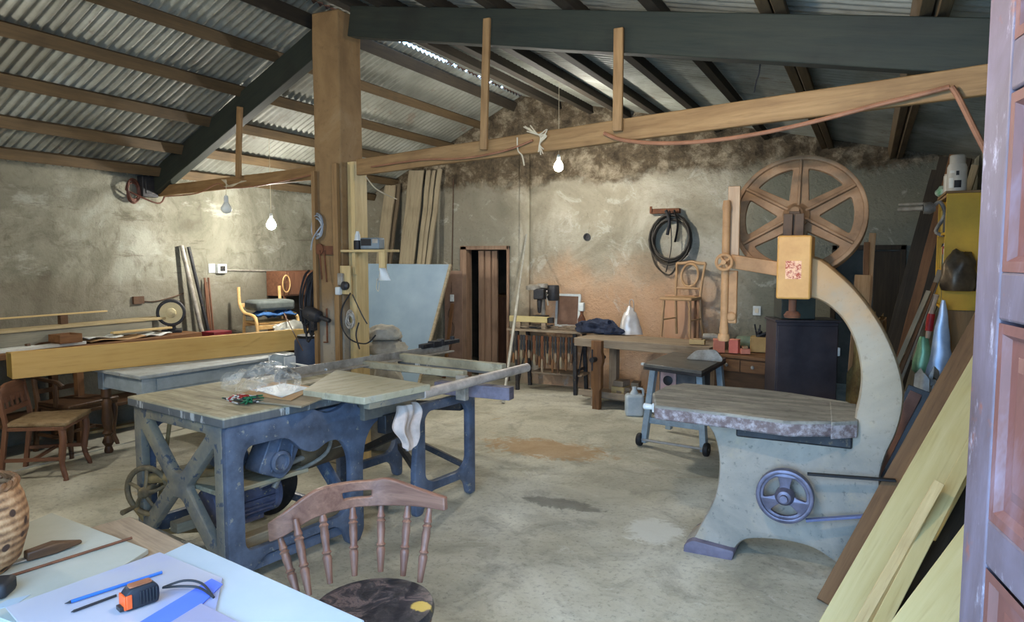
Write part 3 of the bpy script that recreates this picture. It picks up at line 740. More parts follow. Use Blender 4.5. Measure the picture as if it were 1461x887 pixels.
# left guide arm
ga = [B(1112,373,BY+.05),B(1112,394,BY+.05),B(1046,383,BY+.05),B(1041,380,BY+.05),B(1041,366,BY+.05),B(1046,363,BY+.05)]
MB().plate(ga, [], .09, Matrix.Translation((0,.07,0)) @ XZ, .008).build('guide_arm', M_orange, bs)
hx, hz = B(1033,374,BY-.02)
hw = MB().ring((hx,-.02,hz),(0,1,0),.043,.009,28,8)
for k in range(4):
    a = pi*k/2+.6; hw.tube([(hx,-.02,hz),(hx+cos(a)*.042,-.02,hz+sin(a)*.042)], .007, 6)
hw.lathe([(.014,-.02),(.014,.08)], (hx,-.02,hz), (0,1,0), 12)
hw.build('hand_wheel', M_orange, bs)
# guide post: plank guard and round bar
g0, g1 = B(1043,266,BY+.08), B(1043,470,BY+.08); gx = g0[0]; GX = 1045
MB().box((gx-.012,.06,B(GX,368)[1]),(gx+.055,.085,g0[1])).build('blade_guard', W_honey('Z'), bs, bev=.003)
MB().box((gx-.0,.03,B(GX,462)[1]),(gx+.055,.06,B(GX,386)[1])).lathe([(.03,0),(.02,.01),(.0,.011)], (gx+.027,.028,B(GX,452)[1]), (0,-1,0),12).build('blade_guard', M_orange, bs, bev=.006)
MB().lathe([(.024,B(GX,480)[1]),(.026,B(GX,470)[1]),(.022,B(GX,462)[1]),(.022,B(GX,300)[1]),(.026,B(GX,297)[1]),(.02,B(GX,285)[1])], (gx-.012,.03,0), (0,0,1), 16).lathe([(.03,B(GX,480)[1]-.03),(.036,B(GX,480)[1]-.01),(.03,B(GX,480)[1]+.01)], (gx-.012,.03,0), (0,0,1), 12).build('guide_post', M_orange, bs)
# wheel: rim + six ribbed spokes
wy = BY + .33
wc = Yp(1139,309,wy); Rw = .5*(Yp(1236,309,wy).x - Yp(1043,309,wy).x)
t = NT('wheel_iron'); n1 = t.noise(6, 6, .65); n2 = t.noise(24, 5, .7)
c = t.ramp(n1, [(.3, (108,80,54)), (.55, (150,114,80)), (.75, (174,140,104))]); c = t.mix(t.math('MULTIPLY', t.step(n2, .54, .7), .45), c, (84,62,44)); t.bump(n2, .3, .004)
M_wheel = t.done(c, .65, .1, .3)
wm = Matrix.Translation((wc.x+.4, .33, wc.z)) @ Matrix.Rotation(radians(-16),4,'X') @ XZ
holes = []
for k in range(6):
    a0 = radians(90+60*k); ri, ro = .30*Rw, .80*Rw; wdt = .1*Rw
    pts = []
    A0, A1 = a0, a0 + radians(60)
    for s in range(9):
        f = s/8; d0 = math.asin(min(.9, wdt*1.15/ro)); pts.append((ro*cos(A0+d0+(A1-A0-2*d0)*f), ro*sin(A0+d0+(A1-A0-2*d0)*f), 0))
    d1 = math.asin(min(.9, wdt*1.5/ri))
    pts.append((ri*cos(A1-d1), ri*sin(A1-d1), 0)); pts.append((ri*cos(A0+d1), ri*sin(A0+d1), 0))
    holes.append([tuple(p) for p in fillet(pts, [.05*Rw*2]+[.0]*7+[.05*Rw*2]+[.06*Rw, .06*Rw], 5)])
wo = [(Rw*cos(2*pi*i/96), Rw*sin(2*pi*i/96)) for i in range(96)]
wb = MB().plate(wo, holes, .03, wm, .006); wb.build('wheel', M_wheel, bs)
rb = MB()
inr = [(Rw*.93*cos(2*pi*i/96), Rw*.93*sin(2*pi*i/96)) for i in range(96)]
rb.plate(wo, [inr], .075, wm, .006); rb.build('wheel_rim', M_wheel, bs)
sp = MB()
for k in range(6):
    a = radians(90+60*k); d = V((cos(a), sin(a), 0))
    sp.bar(wm @ (d*.1*Rw + V((0,0,.03))), wm @ (d*.93*Rw + V((0,0,.022))), .016, .03, up=wm.to_3x3() @ V((0,0,1)))
sp.build('spoke_rib', M_wheel, bs, bev=.004)
hb = MB(); hn = wm.to_3x3() @ V((0,0,1)); hc_ = wm @ V((-.01,.0,0))
hb.lathe([(.075,-.03),(.075,.03),(.05,.05),(.04,.07),(.022,.075),(.022,.11),(0,.11)], hc_, hn, 24); hb.build('wheel_hub', M_wheel, bs)
MB().bar((wc.x+.39,.2,wc.z-.22),(wc.x+.39,.24,wc.z+.02),.07,.06).bar((wc.x+.36,.16,wc.z-.2),(wc.x+.36,.18,wc.z+.01),.02,.05).bar((wc.x+.42,.16,wc.z-.2),(wc.x+.42,.18,wc.z+.01),.02,.05).build('axle_bracket', paint('dark_rusty', (96,72,50), (66,52,40), .7, 8), bs, bev=.004)
# blade strip and upper guide under the box
bx0 = B(1131,427)[0]; tz = .88
MB().lathe([(.02,B(1131,445)[1]),(.02,B(1131,427)[1])], (bx0,.0,0), (0,0,1), 12).lathe([(.04,B(1131,453)[1]),(.045,B(1131,449)[1]),(.03,B(1131,444)[1])], (bx0,0,0), (0,0,1), 14).build('blade_guide', P_rust, bs)
# table
t = NT('band_saw_table'); x, y, z = t.xyz(); n1 = t.noise(2.2, 6, .65, t.map((1,4,1))); n2 = t.noise(16, 6, .72)
c = t.ramp(n1, [(.3, (98,98,92)), (.5, (138,136,126)), (.7, (176,172,158))]); c = t.mix(t.math('MULTIPLY', t.step(n2,.5,.68),.5), c, (88,84,76))
edge = t.mix(t.step(n2, .42, .66), (104,84,84), (180,172,174)); c = t.mix(t.math('MULTIPLY', t.step(z, .868, .86), .85), c, edge)
t.bump(t.math('ADD', n1, n2), .5, .008); M_bt = t.done(c, .7)
def T(px, py, z=.88): p = Zp(px, py, z); return V((p.x+.4, p.y-BY, z))
tp = [T(934,578),T(931,560),T(950,550),T(975,546),T(1080,554),T(1130,560),T(1213,573),T(1205,604-6),T(1186,601),T(1125,601),T(1040,590)]
b = MB().prism([p - V((0,0,.085)) for p in tp], (0,0,.085)); b.build('table', M_bt, bs, bev=.012)
tp2 = [T(1184,573),T(1222,577),T(1224,601),T(1186,603)]
MB().prism([p - V((0,0,.09)) for p in tp2], (0,0,.094)).build('table_insert', M_bt, bs, bev=.006)
q = T(936,575,.87); MB().bar(q+V((-.02,.02,-.03)), q+V((.1,-.0,-.03)), .05, .055).lathe([(.016,0),(.02,.06),(0,.07)], q+V((-.02,.02,-.03)), (-1,.1,0), 10).build('white_stop', P_white, bs, bev=.004)
MB().box((-.25,-.02,.72),(.35,.3,.80)).box((-.35,.05,.7),(-.25,.25,.79)).build('table_trunnion', P_iron, bs, bev=.01)
# lower drive pulley with belt
pc = Yp(1120,706,BY-.09); px_, pz_ = pc.x+.4, pc.z; Rp = (Yp(1162,706,BY-.09).x - Yp(1079,706,BY-.09).x)/2
M_pul = paint('pulley_iron', (118,116,134), (82,80,92), .45, 8, .5)
pm = Matrix.Translation((px_, -.10, pz_)) @ XZ
hs = []
for k in range(3):
    A0 = radians(90+120*k) + .35; A1 = A0 + radians(120) - .7
    ro, ri = .74*Rp, .36*Rp
    pts = [(ro*cos(A0+(A1-A0)*s/8), ro*sin(A0+(A1-A0)*s/8), 0) for s in range(9)] + [(ri*cos(A1-.1), ri*sin(A1-.1), 0), (ri*cos(A0+.1), ri*sin(A0+.1), 0)]
    hs.append([tuple(p) for p in fillet(pts, [.02]+[0]*7+[.02,.02,.02], 4)])
cir = lambda r, n=64: [(r*cos(2*pi*i/n), r*sin(2*pi*i/n)) for i in range(n)]
MB().plate(cir(Rp*.97), hs, .03, pm, .004).build('drive_pulley', M_pul, bs)
MB().plate(cir(Rp), [cir(Rp*.84)], .055, pm, .006).lathe([(.05,-.02),(.05,.02),(.035,.045),(.02,.05),(.02,.075),(0,.075)], (px_,-.1,pz_), (0,-1,0), 24).lathe([(.03,0),(.03,.1)], (px_,-.1,pz_), (0,1,0), 16).build('pulley_rim', M_pul, bs)
p1, p2 = Yp(1152,675,BY-.09), Yp(1262,680,BY-.02); p3, p4 = Yp(1150,741,BY-.09), Yp(1240,728,BY-.02)
MB().bar(V((p1.x+.4,-.1,p1.z)), V((p2.x+.45,-.06,p2.z)), .03, .012).build('drive_belt', P_black, bs, bev=.002)
MB().bar(V((p3.x+.4,-.1,p3.z)), V((p4.x+.5,-.06,p4.z+.01)), .03, .014).build('drive_belt', paint('blue_grey_belt', (110,120,160), (86,92,122), .5, 8), bs, bev=.002)

# ================================================================ spindle back chair in front
ch = empty('spindle_back_chair', 'worn brown spindle back chair with cracked black seat, in the foreground', 'chair', tuple(Zp(535,862,.0)*0 + V((Zp(533,868,.47).x, Zp(533,868,.47).y, 0))))
C0 = V(ch.location)
def CL(px, py, z): return Zp(px, py, z) - C0
base_px = [(424,846),(441,849),(471,832),(506,821),(543,815),(575,821),(599,830)]
top_px = [(400,768),(422,742),(459,722),(503,720),(544,718),(582,718),(613,724)]
bz = .46
crest_c = []
for i, (b_, t_) in enumerate(zip(base_px, top_px)):
    p = CL(*b_, bz)
    f = (p + C0); dist = -f.x*sin(YAW) + f.y*cos(YAW)
    q = Dp(*t_, dist + .06) - C0
    d = q - p; L = d.length
    m = MB(); prof = [(.011,0),(.013,.12),(.017,.3),(.0175,.34),(.013,.37),(.019,.40),(.0135,.43),(.014,.5),(.0165,.62),(.0145,.72),(.019,.75),(.012,.78),(.0165,.81),(.013,.86),(.01,1.02)]
    m.lathe([(r*1.05, s*L) for r, s in prof], p, d, 14); m.build('spindle', W_chair('Z'), ch)
    crest_c.append((q, dist))
# crest rail from its outline, swept along the spindle tops
up_px = [(384,745),(404,731),(449,699),(490,688),(530,684),(556,682),(600,697),(636,709)]
lo_px = [(386,772),(405,764),(450,737),(500,724),(530,721),(560,720),(600,722),(637,728)]
def cd(px):
    xs = [t[0] for t in top_px]; ds = [c[1]+.06 for c in crest_c]
    if px <= xs[0]: return ds[0] + (px-xs[0])*(ds[1]-ds[0])/(xs[1]-xs[0])*.7
    for i in range(6):
        if px <= xs[i+1]: return ds[i] + (ds[i+1]-ds[i])*(px-xs[i])/(xs[i+1]-xs[i])
    return ds[-1] + (px-xs[-1])*(ds[-1]-ds[-2])/(xs[-1]-xs[-2])
up = smooth_poly([Dp(x, y, cd(x)) - C0 for x, y in up_px], 6, False); lo = smooth_poly([Dp(x, y, cd(x)) - C0 for x, y in lo_px], 6, False)
m = MB(); nrm = []
for i in range(len(up)):
    a = up[max(i-1,0)]; b_ = up[min(i+1,len(up)-1)]; d = (b_-a); n_ = V((-d.y, d.x, 0)).normalized(); nrm.append(n_)
nv = 8
i0, i1 = 16, 24        # hand hole columns
vs = []; idx = {}
for side in (0, 1):
    for i in range(len(up)):
        for j in range(nv+1):
            idx[(side,i,j)] = len(vs); vs.append(up[i].lerp(lo[i], j/nv) + nrm[i]*(.013 if side else -.013))
fs = []
hole = lambda i, j: 17 <= i <= 23 and 3 <= j <= 4
for i in range(len(up)-1):
    for j in range(nv):
        if hole(i, j):
            for (di, dj, e) in ((0,-1,((0,0),(1,0))),(0,1,((0,1),(1,1))),(-1,0,((0,0),(0,1))),(1,0,((1,0),(1,1)))):
                if not hole(i+di, j+dj):
                    (a, b_), (c_, d_) = e
                    fs.append((idx[(0,i+a,j+b_)], idx[(0,i+c_,j+d_)], idx[(1,i+c_,j+d_)], idx[(1,i+a,j+b_)]))
            continue
        fs.append((idx[(0,i,j)], idx[(0,i+1,j)], idx[(0,i+1,j+1)], idx[(0,i,j+1)])); fs.append((idx[(1,i,j)], idx[(1,i,j+1)], idx[(1,i+1,j+1)], idx[(1,i+1,j)]))
    fs.append((idx[(0,i,0)], idx[(1,i,0)], idx[(1,i+1,0)], idx[(0,i+1,0)])); fs.append((idx[(0,i,nv)], idx[(0,i+1,nv)], idx[(1,i+1,nv)], idx[(1,i,nv)]))
for i in (0, len(up)-1):
    for j in range(nv): fs.append((idx[(0,i,j)], idx[(0,i,j+1)], idx[(1,i,j+1)], idx[(1,i,j)]))
m.add(vs, fs); m.build('crest_rail', W_chair('X'), ch, bev=.006, ang=50)
t = NT('cracked_black_leather'); n1 = t.noise(9, 7, .75, dist=1.5); n2 = t.vor(16, feat='DISTANCE_TO_EDGE')
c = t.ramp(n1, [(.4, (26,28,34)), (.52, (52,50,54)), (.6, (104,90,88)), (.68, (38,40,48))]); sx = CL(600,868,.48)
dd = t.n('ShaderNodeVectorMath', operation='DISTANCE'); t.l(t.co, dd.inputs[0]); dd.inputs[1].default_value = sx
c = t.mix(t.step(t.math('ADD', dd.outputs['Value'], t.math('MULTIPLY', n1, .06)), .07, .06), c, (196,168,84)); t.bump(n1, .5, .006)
M_seat = t.done(c, .42, 0, .5)
sr = .5*(CL(624,865,.48) - CL(447,865,.48)).length
seat = MB().lathe([(0,-.03),(sr*.9,-.03),(sr*.99,-.015),(sr,.0),(sr*.97,.018),(sr*.8,.026),(sr*.4,.022),(0,.02)], (0,0,.465), (0,0,1), 48)
seat.v = [(x*.97 + (y*.0), y*1.0 + .0, z) for x, y, z in seat.v]
seat.build('seat', M_seat, ch, sub=0)
m = MB().lathe([(0,-.05),(sr*.86,-.05),(sr*.94,-.035),(sr*.9,-.02),(0,-.02)], (0,0,.462), (0,0,1), 40); m.build('seat_frame', W_chair('X'), ch)
for sx_, sy in ((-1,-1),(1,-1),(1,1),(-1,1)):
    a = V((sx_*.13, sy*.13, .42)); b_ = V((sx_*.2, sy*.2, 0)); d = b_-a; L = d.length
    MB().lathe([(r, s*L) for r, s in ((.014,0),(.02,.2),(.024,.35),(.016,.4),(.022,.44),(.016,.48),(.022,.65),(.014,.8),(.018,.86),(.012,1.0))], a, d, 12).build('leg', W_chair('Z'), ch)
for s in (-1,1): MB().tube([(s*.165,-.165,.2),(s*.165,.165,.2)], .011, 8).build('stretcher', W_chair('Y'), ch)
MB().tube([(-.165,0,.2),(.165,0,.2)], .011, 8).build('stretcher', W_chair('X'), ch)

# ================================================================ foreground table
TZ = .78
tc = Zp(186,736,TZ); te = (Zp(272,779,TZ) - tc).normalized(); tl = (Zp(119,751,TZ) - tc).normalized()
tn = V((te.y, -te.x, 0)); 
if tn.dot(tl) < 0: tn = -tn
tM = frame_x(tc, tc + te)
tb = empty('work_table', 'rough brown work table in the left foreground', 'table', mtx=Matrix.Translation((tc.x,tc.y,0)) @ Matrix.Rotation(atan2(te.y,te.x),4,'Z'))
tI = tb.matrix_local.inverted()
sgn = 1 if (tI.to_3x3() @ tl).y > 0 else -1
def tbox(a, b_): 
    y0, y1 = sorted((a[1]*sgn, b_[1]*sgn)); return MB().box((a[0],y0,a[2]), (b_[0],y1,b_[2]))
TL, TW = 1.02, .8
for k in range(5):
    tbox((0, TW*k/5+.001, TZ-.035), (TL, TW*(k+1)/5-.001, TZ)).build('top_plank', W_bench('X'), tb, bev=.003)
tbox((.06,.05,TZ-.13),(TL-.06,.08,TZ-.036)).build('apron', W_bench('X'), tb, bev=.003); tbox((.06,TW-.08,TZ-.13),(TL-.06,TW-.05,TZ-.036)).build('apron', W_bench('X'), tb, bev=.003)
for ux in (.05, TL-.12):
    for uy in (.05, TW-.12): tbox((ux,uy,0),(ux+.07,uy+.07,TZ-.036)).build('leg', W_bench('Z'), tb, bev=.004)
def sheet(nm, lb, cat, quad, z0, th, m, bev=.001, **k):
    q = [Zp(x, y, z0) for x, y in quad]
    o = MB().prism([(p.x,p.y,z0) for p in q], (0,0,th)).build(nm, m, bev=bev)
    return tag(o, lb, cat, k.get('group'))
P_lam2 = paint('pale_board', (176,180,170), (164,168,158), .5, 3, bump=.03)
sheet('white_board', 'white board lying on the work table under dark scraper', 'board', ((74,737),(212,790),(40,905),(-150,830)), TZ+.002, .016, P_lam2, .002)
sheet('white_board', 'white board projecting over the right edge of the work table', 'board', ((270,779),(520,892),(400,960),(60,960),(120,850)), TZ+.019, .014, P_lam, .002)
# translucent blue document folder
t = NT('blue_folder'); n1 = t.noise(3, 4, .5); c = t.mix(t.step(n1, .4, .65), (186,188,200), (160,172,214)); M_fold = t.done(c, .3); t.b.inputs['Alpha'].default_value = .72
sheet('document_folder', 'translucent blue plastic folder lying under the tape measure', 'folder', ((228,789),(318,826),(300,905),(60,930),(8,868)), TZ+.036, .004, M_fold)
t = NT('blue_film'); t.done((96,128,244), .25); t.b.inputs['Alpha'].default_value = .75
sheet('folder_strap', 'bright blue plastic sleeve lying on the pale folder', 'plastic sleeve', ((302,826),(318,834),(250,900),(180,900)), TZ+.0415, .003, t.m)
t = NT('grey_film'); t.done((150,150,176), .3); t.b.inputs['Alpha'].default_value = .85
sheet('plastic_sheet', 'greyish plastic sheet at the bottom edge beside bright blue sleeve', 'plastic sheet', ((287,861),(345,890),(300,930),(200,915)), TZ+.046, .002, t.m)
zt = TZ + .0415
def stick(nm, lb, cat, a, b_, r, m, z, tip=None, n=10):
    p, q = Zp(*a, z+r), Zp(*b_, z+r); L = (q-p).length
    e = empty(nm, lb, cat, mtx=frame_x(p, q))
    MB().lathe([(0,L*.06),(r,L*.06),(r,L)], (0,0,0), (1,0,0), n).build('barrel', m, e)
    MB().lathe([(.0006,0),(r*.9,L*.058)], (0,0,0), (1,0,0), n).build('tip', tip or P_black, e)
    return e
stick('ballpoint_pen', 'blue ballpoint pen lying behind the tape measure', 'pen', (92,861), (231,816), .0045, paint('pen_blue', (46,108,190), (36,86,160), .35, 4, bump=0), zt)
stick('pencil', 'dark thin pencil lying beside the blue pen, in front of it', 'pencil', (101,873), (166,849), .0035, P_black, zt)
sl = stick('steel_rod', 'thin dark rod lying across the white board toward the table edge', 'rod', (0,826), (188,767), .0045, P_rust, TZ+.0185)
# scraper: dark wedge shaped handle
p, q = Zp(36,800,TZ+.02), Zp(117,776,TZ+.02)
m = MB(); L = (q-p).length
m.add([(0,-.017,0),(0,.017,0),(0,.017,.03),(0,-.017,.03),(L*.5,-.02,0),(L*.5,.02,0),(L*.5,.02,.036),(L*.5,-.02,.036),(L,-.007,.004),(L,.007,.004),(L,.007,.016),(L,-.007,.016)],
      [(0,1,2,3),(0,4,5,1),(1,5,6,2),(2,6,7,3),(3,7,4,0),(4,8,9,5),(5,9,10,6),(6,10,11,7),(7,11,8,4),(8,11,10,9)])
e = empty('hand_scraper', 'dark wooden handled scraper lying on the far white board', 'scraper', mtx=frame_x(p, q))
m.build('handle', W_walnut(), e, bev=.006); MB().box((-.09,-.012,.004),(.0,.012,.008)).build('blade', P_steel, e)
# tape measure
p = Zp(199,862,zt); q = Zp(231,851,zt); tm = empty('tape_measure', 'black and orange tape measure lying on the blue folder', 'tape measure', mtx=frame_x(p, p + (q-p)))
tm.scale = (1.15,1.15,1.15)
case = fillet([(-.036,0),(.036,0),(.04,.012),(.04,.036),(.03,.05),(-.022,.05),(-.036,.034)], .008, 4)
MB().plate(case, [], .036, Matrix.Translation((0,.0,.0)) @ UZ, .004).build('case', paint('tape_black', (36,38,44), (28,30,34), .5, 8), tm)
M_to = paint('tape_orange', (222,92,38), (200,78,30), .45, 6, bump=0)
MB().box((-.034,-.0215,.006),(-.022,-.018,.038)).box((-.0375,-.018,.004),(-.033,.018,.036)).build('orange_trim', M_to, tm, bev=.001)
MB().plate(fillet([(-.026,-.013),(.024,-.013),(.026,.013),(-.024,.013)], .006, 3), [], .003, Matrix.Translation((.002,0,.051)), .001).build('top_label', paint('tape_label', (150,92,60), (120,76,52), .5, 14), tm)
gr = MB()
for k in range(6): gr.box((-.005+.007*k,-.0215,.008),(-.002+.007*k,-.0175,.04))
gr.build('grip_rib', P_black, tm, bev=.0008)
MB().box((-.046,-.012,.002),(-.0375,.012,.012)).build('tape_hook', P_iron, tm, bev=.001)
p0 = Zp(232,838,zt+.012); pts = [p0, Zp(262,828,zt+.022), Zp(288,832,zt+.02), Zp(305,852,zt+.004)]; pts2 = [p0, Zp(258,836,zt+.015), Zp(284,838,zt+.012), Zp(304,851,zt+.004)]
sI = tm.matrix_local.inverted()
MB().tube([sI @ p for p in smooth_poly(pts, 5, False)], .003, 8).tube([sI @ p for p in smooth_poly(pts2, 5, False)], .003, 8).build('wrist_strap', P_black, tm)
# dark lump of a tool handle and paper scrap at the frame edge
p = Zp(2,846,TZ+.02)
one('sanding_block', 'black block at the left edge of the white board', 'block', MB().box((-.1,-.05,0),(.03,.03,.045)).jitter(.004,8), P_black, loc=p, rz=.7, bev=.012)
sheet('paper_scrap', 'torn white paper scrap beside the black block', 'paper', ((10,856),(44,848),(20,864),(-20,872)), TZ+.0185, .001, P_lam)
# round wicker basket at the left edge
p = Dp(-42,735,2.05); p.z = TZ
t = NT('wicker'); x, y, z = t.xyz(); n1 = t.noise(16, 5, .7)
c = t.ramp(t.math('ADD', n1, t.math('MULTIPLY', t.math('SINE', t.math('MULTIPLY', z, 260)), .12)), [(.3, (92,66,44)), (.5, (150,112,76)), (.7, (182,146,106))]); c = t.mix(t.step(t.vor(22), .32, .22), c, (62,42,30)); t.bump(n1, .8, .01)
bk = MB().lathe([(0,0),(.09,0),(.12,.03),(.142,.1),(.145,.15),(.135,.2),(.118,.235),(.11,.235),(.126,.2),(.134,.15),(.13,.1),(.1,.02),(0,.02)], (0,0,0), (0,0,1), 40)
bk.v = [(x, y, z*1.12) for x, y, z in bk.v]
e = empty('wicker_basket', 'round brown wicker basket at the left edge of the table', 'basket', tuple(p) if False else (p.x,p.y,TZ+.018))
bk.build('body', t.done(c, .8), e)
rm = MB()
for k in range(2): rm.tube([( .116*cos(a)+.006*cos(a*14+k*pi), .116*sin(a), .266+.006*sin(a*14+k*pi)) for a in [2*pi*i/84 for i in range(84)]], .009, 7, closed=True)
rm.build('braided_rim', W_brown(), e)
# ================================================================ left side of the room
def at(mi, p): return mi @ V(p)
def turned(b, p, d, L, prof, r=1.0, n=14): return b.lathe([(rr*r, s*L) for rr, s in prof], p, d, n)
# painted table with dark turned legs
ang = radians(84)
wt = empty('side_table', 'pale grey painted table with dark turned legs, under the long ochre trough', 'table', (-5.36,3.74,0), ang)
MB().box((-.04,-.04,.735),(1.62,.74,.765)).build('table_top', paint('pale_grey_paint', (176,184,186), (146,150,148), .6, 7, spots=(120,104,84), spot_lo=.62), wt, bev=.006)
M_ap = paint('blue_white_paint', (166,180,188), (140,154,162), .55, 6)
MB().box((.06,.0,.6),(1.52,.022,.734)).box((.06,.68,.6),(1.52,.702,.734)).box((.0,.06,.6),(.022,.64,.734)).box((1.56,.06,.6),(1.582,.64,.734)).build('apron', M_ap, wt, bev=.003)
MB().box((.12,-.012,.62),(.72,.002,.72)).build('drawer', M_ap, wt, bev=.004)
LEGP = [(.034,0),(.034,.16),(.022,.18),(.036,.24),(.03,.3),(.04,.5),(.024,.66),(.04,.7),(.024,.74),(.04,.84),(.022,.9),(.03,.96),(.026,1)]
for x, y in ((.04,.04),(1.54,.04),(1.54,.66),(.04,.66)):
    turned(MB(), (x,y,.6), (0,0,-1), .6, LEGP, 1.25).build('leg', W_walnut('Z'), wt)
    MB().box((x-.045,y-.045,.58),(x+.045,y+.045,.734)).build('leg_block', M_ap, wt, bev=.003)
# ochre trough
a, b_ = Zp(18,541,.768), Zp(443,497,.768); d = (b_-a).normalized(); L = (b_-a).length
tr = empty('wooden_trough', 'long open ochre wooden trough lying across the painted table', 'trough', mtx=frame_x(a, b_))
MB().box((0,0,0),(L,.018,.215)).build('side_board', W_ochre(), tr, bev=.002)
MB().box((0,.19,0),(L,.208,.2)).build('side_board', W_ochre(), tr, bev=.002)
MB().box((.018,.0185,.0),(L,.1895,.018)).build('bottom_board', W_ochre(), tr, bev=.002)
MB().box((0,.0185,.0),(.0175,.1895,.2)).build('end_board', paint('dark_ochre', (150,126,62), (128,106,50), .6, 7), tr, bev=.002)
# chairs ---------------------------------------------------------
def dining(label, loc, rz, seatm, m, arms=False, splat=True, seat_h=.45, bh=.98):
    c = empty('armchair' if arms else 'dining_chair', label, 'armchair' if arms else 'chair', loc, rz)
    # local +x is forward
    MB().prism([(.24,-.25,seat_h-.05),(.24,.25,seat_h-.05),(-.2,.21,seat_h-.05),(-.2,-.21,seat_h-.05)], (0,0,.03)).build('seat_frame', m('Y'), c, bev=.004)
    MB().prism([(.26,-.255,seat_h-.02),(.26,.255,seat_h-.02),(-.19,.21,seat_h-.02),(-.19,-.21,seat_h-.02)], (0,0,.035)).build('seat', seatm, c, bev=.012)
    for y in (-1, 1):
        MB().tube(smooth_poly([(.21,y*.22,seat_h-.03),(.225,y*.225,.33),(.205,y*.215,.14),(.235,y*.232,.02),(.235,y*.232,0)], 5, False), [.026]*5+[.026]*5+[.02]*5+[.017]*5+[.022], 10).build('leg', m('Z'), c)
        MB().bar((-.24,y*.2,0),(-.18,y*.2,seat_h),.034,.034,up=(1,0,0)).bar((-.18,y*.2,seat_h-.01),(-.18-.09*(bh-.45)/.53,y*.2,bh),.036,.03,up=(1,0,0)).build('back_post', m('Z'), c, bev=.004)
        MB().bar((-.21,y*.2,.17),(.21,y*.22,.17),.02,.028).build('stretcher', m('X'), c, bev=.003)
        if arms:
            MB().tube(smooth_poly([(-.22,y*.22,.70),(.0,y*.27,.68),(.14,y*.27,.67),(.2,y*.26,.63)], 5, False), .022, 8, flat=.8).build('armrest', m('X'), c)
            MB().tube(smooth_poly([(.1,y*.25,seat_h),(.13,y*.27,.55),(.12,y*.27,.67)], 4, False), .018, 8).build('arm_post', m('Z'), c)
    MB().bar((0,-.21,.17),(0,.21,.17),.02,.026).build('cross_stretcher', m('Y'), c, bev=.003)
    MB().plate(fillet([(-.23,.0),(.23,.0),(.23,.1),(.1,.15),(-.1,.15),(-.23,.1)], .03, 3), [], .026, Matrix.Translation((-.18-.09*(bh-.51)/.53,0,bh-.153)) @ VZ, .004).build('crest_rail', m('Y'), c)
    MB().bar((-.195,-.2,.55),(-.195,.2,.55),.022,.04).build('back_rail', m('Y'), c, bev=.003)
    if splat:
        for k in range(4):
            y = -.12+.08*k; MB().bar((-.197,y,.56),(-.18-.09*(bh-.55)/.53,y,bh-.1),.034,.01,up=(1,0,0)).build('back_slat', m('Z'), c, bev=.002)
    return c
M_cane = paint('worn_cane', (168,146,112), (122,98,66), .8, 12, .4)
dining('brown slat back dining chair with worn pale seat, under the left end of the trough', (-5.88,3.24,0), radians(38), M_cane, W_red, bh=.762)
dining('dark brown armchair standing behind the slat back chair, before the painted table', (-6.38,3.78,0), radians(8), W_walnut('X'), W_walnut, arms=True, splat=False)
a = Zp(112,622); one('floor_batten', 'long yellow batten lying on the floor beneath the painted table', 'batten', MB().bar((0,0,.02),(1.9,0,.02),.09,.035), W_pine(), loc=(-6.82,4.0,0), rz=radians(81), bev=.003)
one('pale_slab', 'pale low concrete slab along the left wall', 'slab', MB().box((XL+.01,3.0,0),(-6.15,6.3,.012)), paint('pale_cement', (190,188,172), (166,162,146), .85, 5), kind='structure')
# wall bench and what lies on it ---------------------------------
BZ = .93
wb_ = empty('wall_bench', 'dark plank bench along the left wall, loaded with boards', 'bench', (XL+.02,2.5,0))
MB().box((0,0,BZ-.05),(.52,2.72,BZ)).build('bench_top', W_brown('Y'), wb_, bev=.004)
for x in (.04,.44):
    for y in (.1,1.4,2.6): MB().box((x,y-.03,0),(x+.06,y+.03,BZ-.05)).build('leg', W_brown('Z'), wb_, bev=.003)
MB().box((.05,.1,.3),(.5,2.65,.33)).build('lower_shelf', W_walnut('Y'), wb_, bev=.003)
x0 = -6.74
def wallbar(nm, lb, cat, px0, y0, px1, y1, X, w, h, m, **k):
    p, q = Xp(px0,y0,X), Xp(px1,y1,X)
    o = MB().bar((0,0,0),((q-p).length,0,0),w,h).build(nm, m, bev=k.get('bev',.003), mtx=frame_x(p,q)); return tag(o, lb, cat)
p, q = Xp(0,470,x0), Xp(188,462,x0)
zb = BZ+.002
def bb(nm, lb, cat, y0, y1, xc, w, z0, h, m): return one(nm, lb, cat, MB().box((0,-w/2,0),(y1-y0,w/2,h)), m, loc=(xc,y0,z0), rz=pi/2, bev=.003)
bb('timber_beam', 'thick grey timber beam lying on the wall bench', 'beam', 2.6, 4.78, -6.72, .14, zb+.03, .12, wood('grey_beam', (112,112,100), (142,138,122), 'X', .8, (84,80,66)))
bb('pale_board', 'long pale yellowish board lying on top of the grey timber beam', 'board', 2.6, 5.1, -6.74, .2, zb+.152, .025, wood('pale_dusty', (156,140,104), (184,168,130), 'X', .8, (120,104,76)))
bb('white_board', 'thin white boards stacked at the front of the wall bench, under the beam', 'board', 2.6, 4.0, -6.66, .3, zb, .028, P_white)
bb('wooden_block', 'small dark block standing on the pale board, propping a thin lath', 'block', 3.93, 4.0, -6.80, .05, zb+.178, .085, W_walnut())
bb('lath', 'thin pale lath lying above the block against the left wall', 'lath', 2.6, 4.4, -6.81, .04, zb+.264, .014, W_pine())
sheetZ = lambda nm, lb, cat, quad, z0, th, m: sheet(nm, lb, cat, quad, z0, th, m)
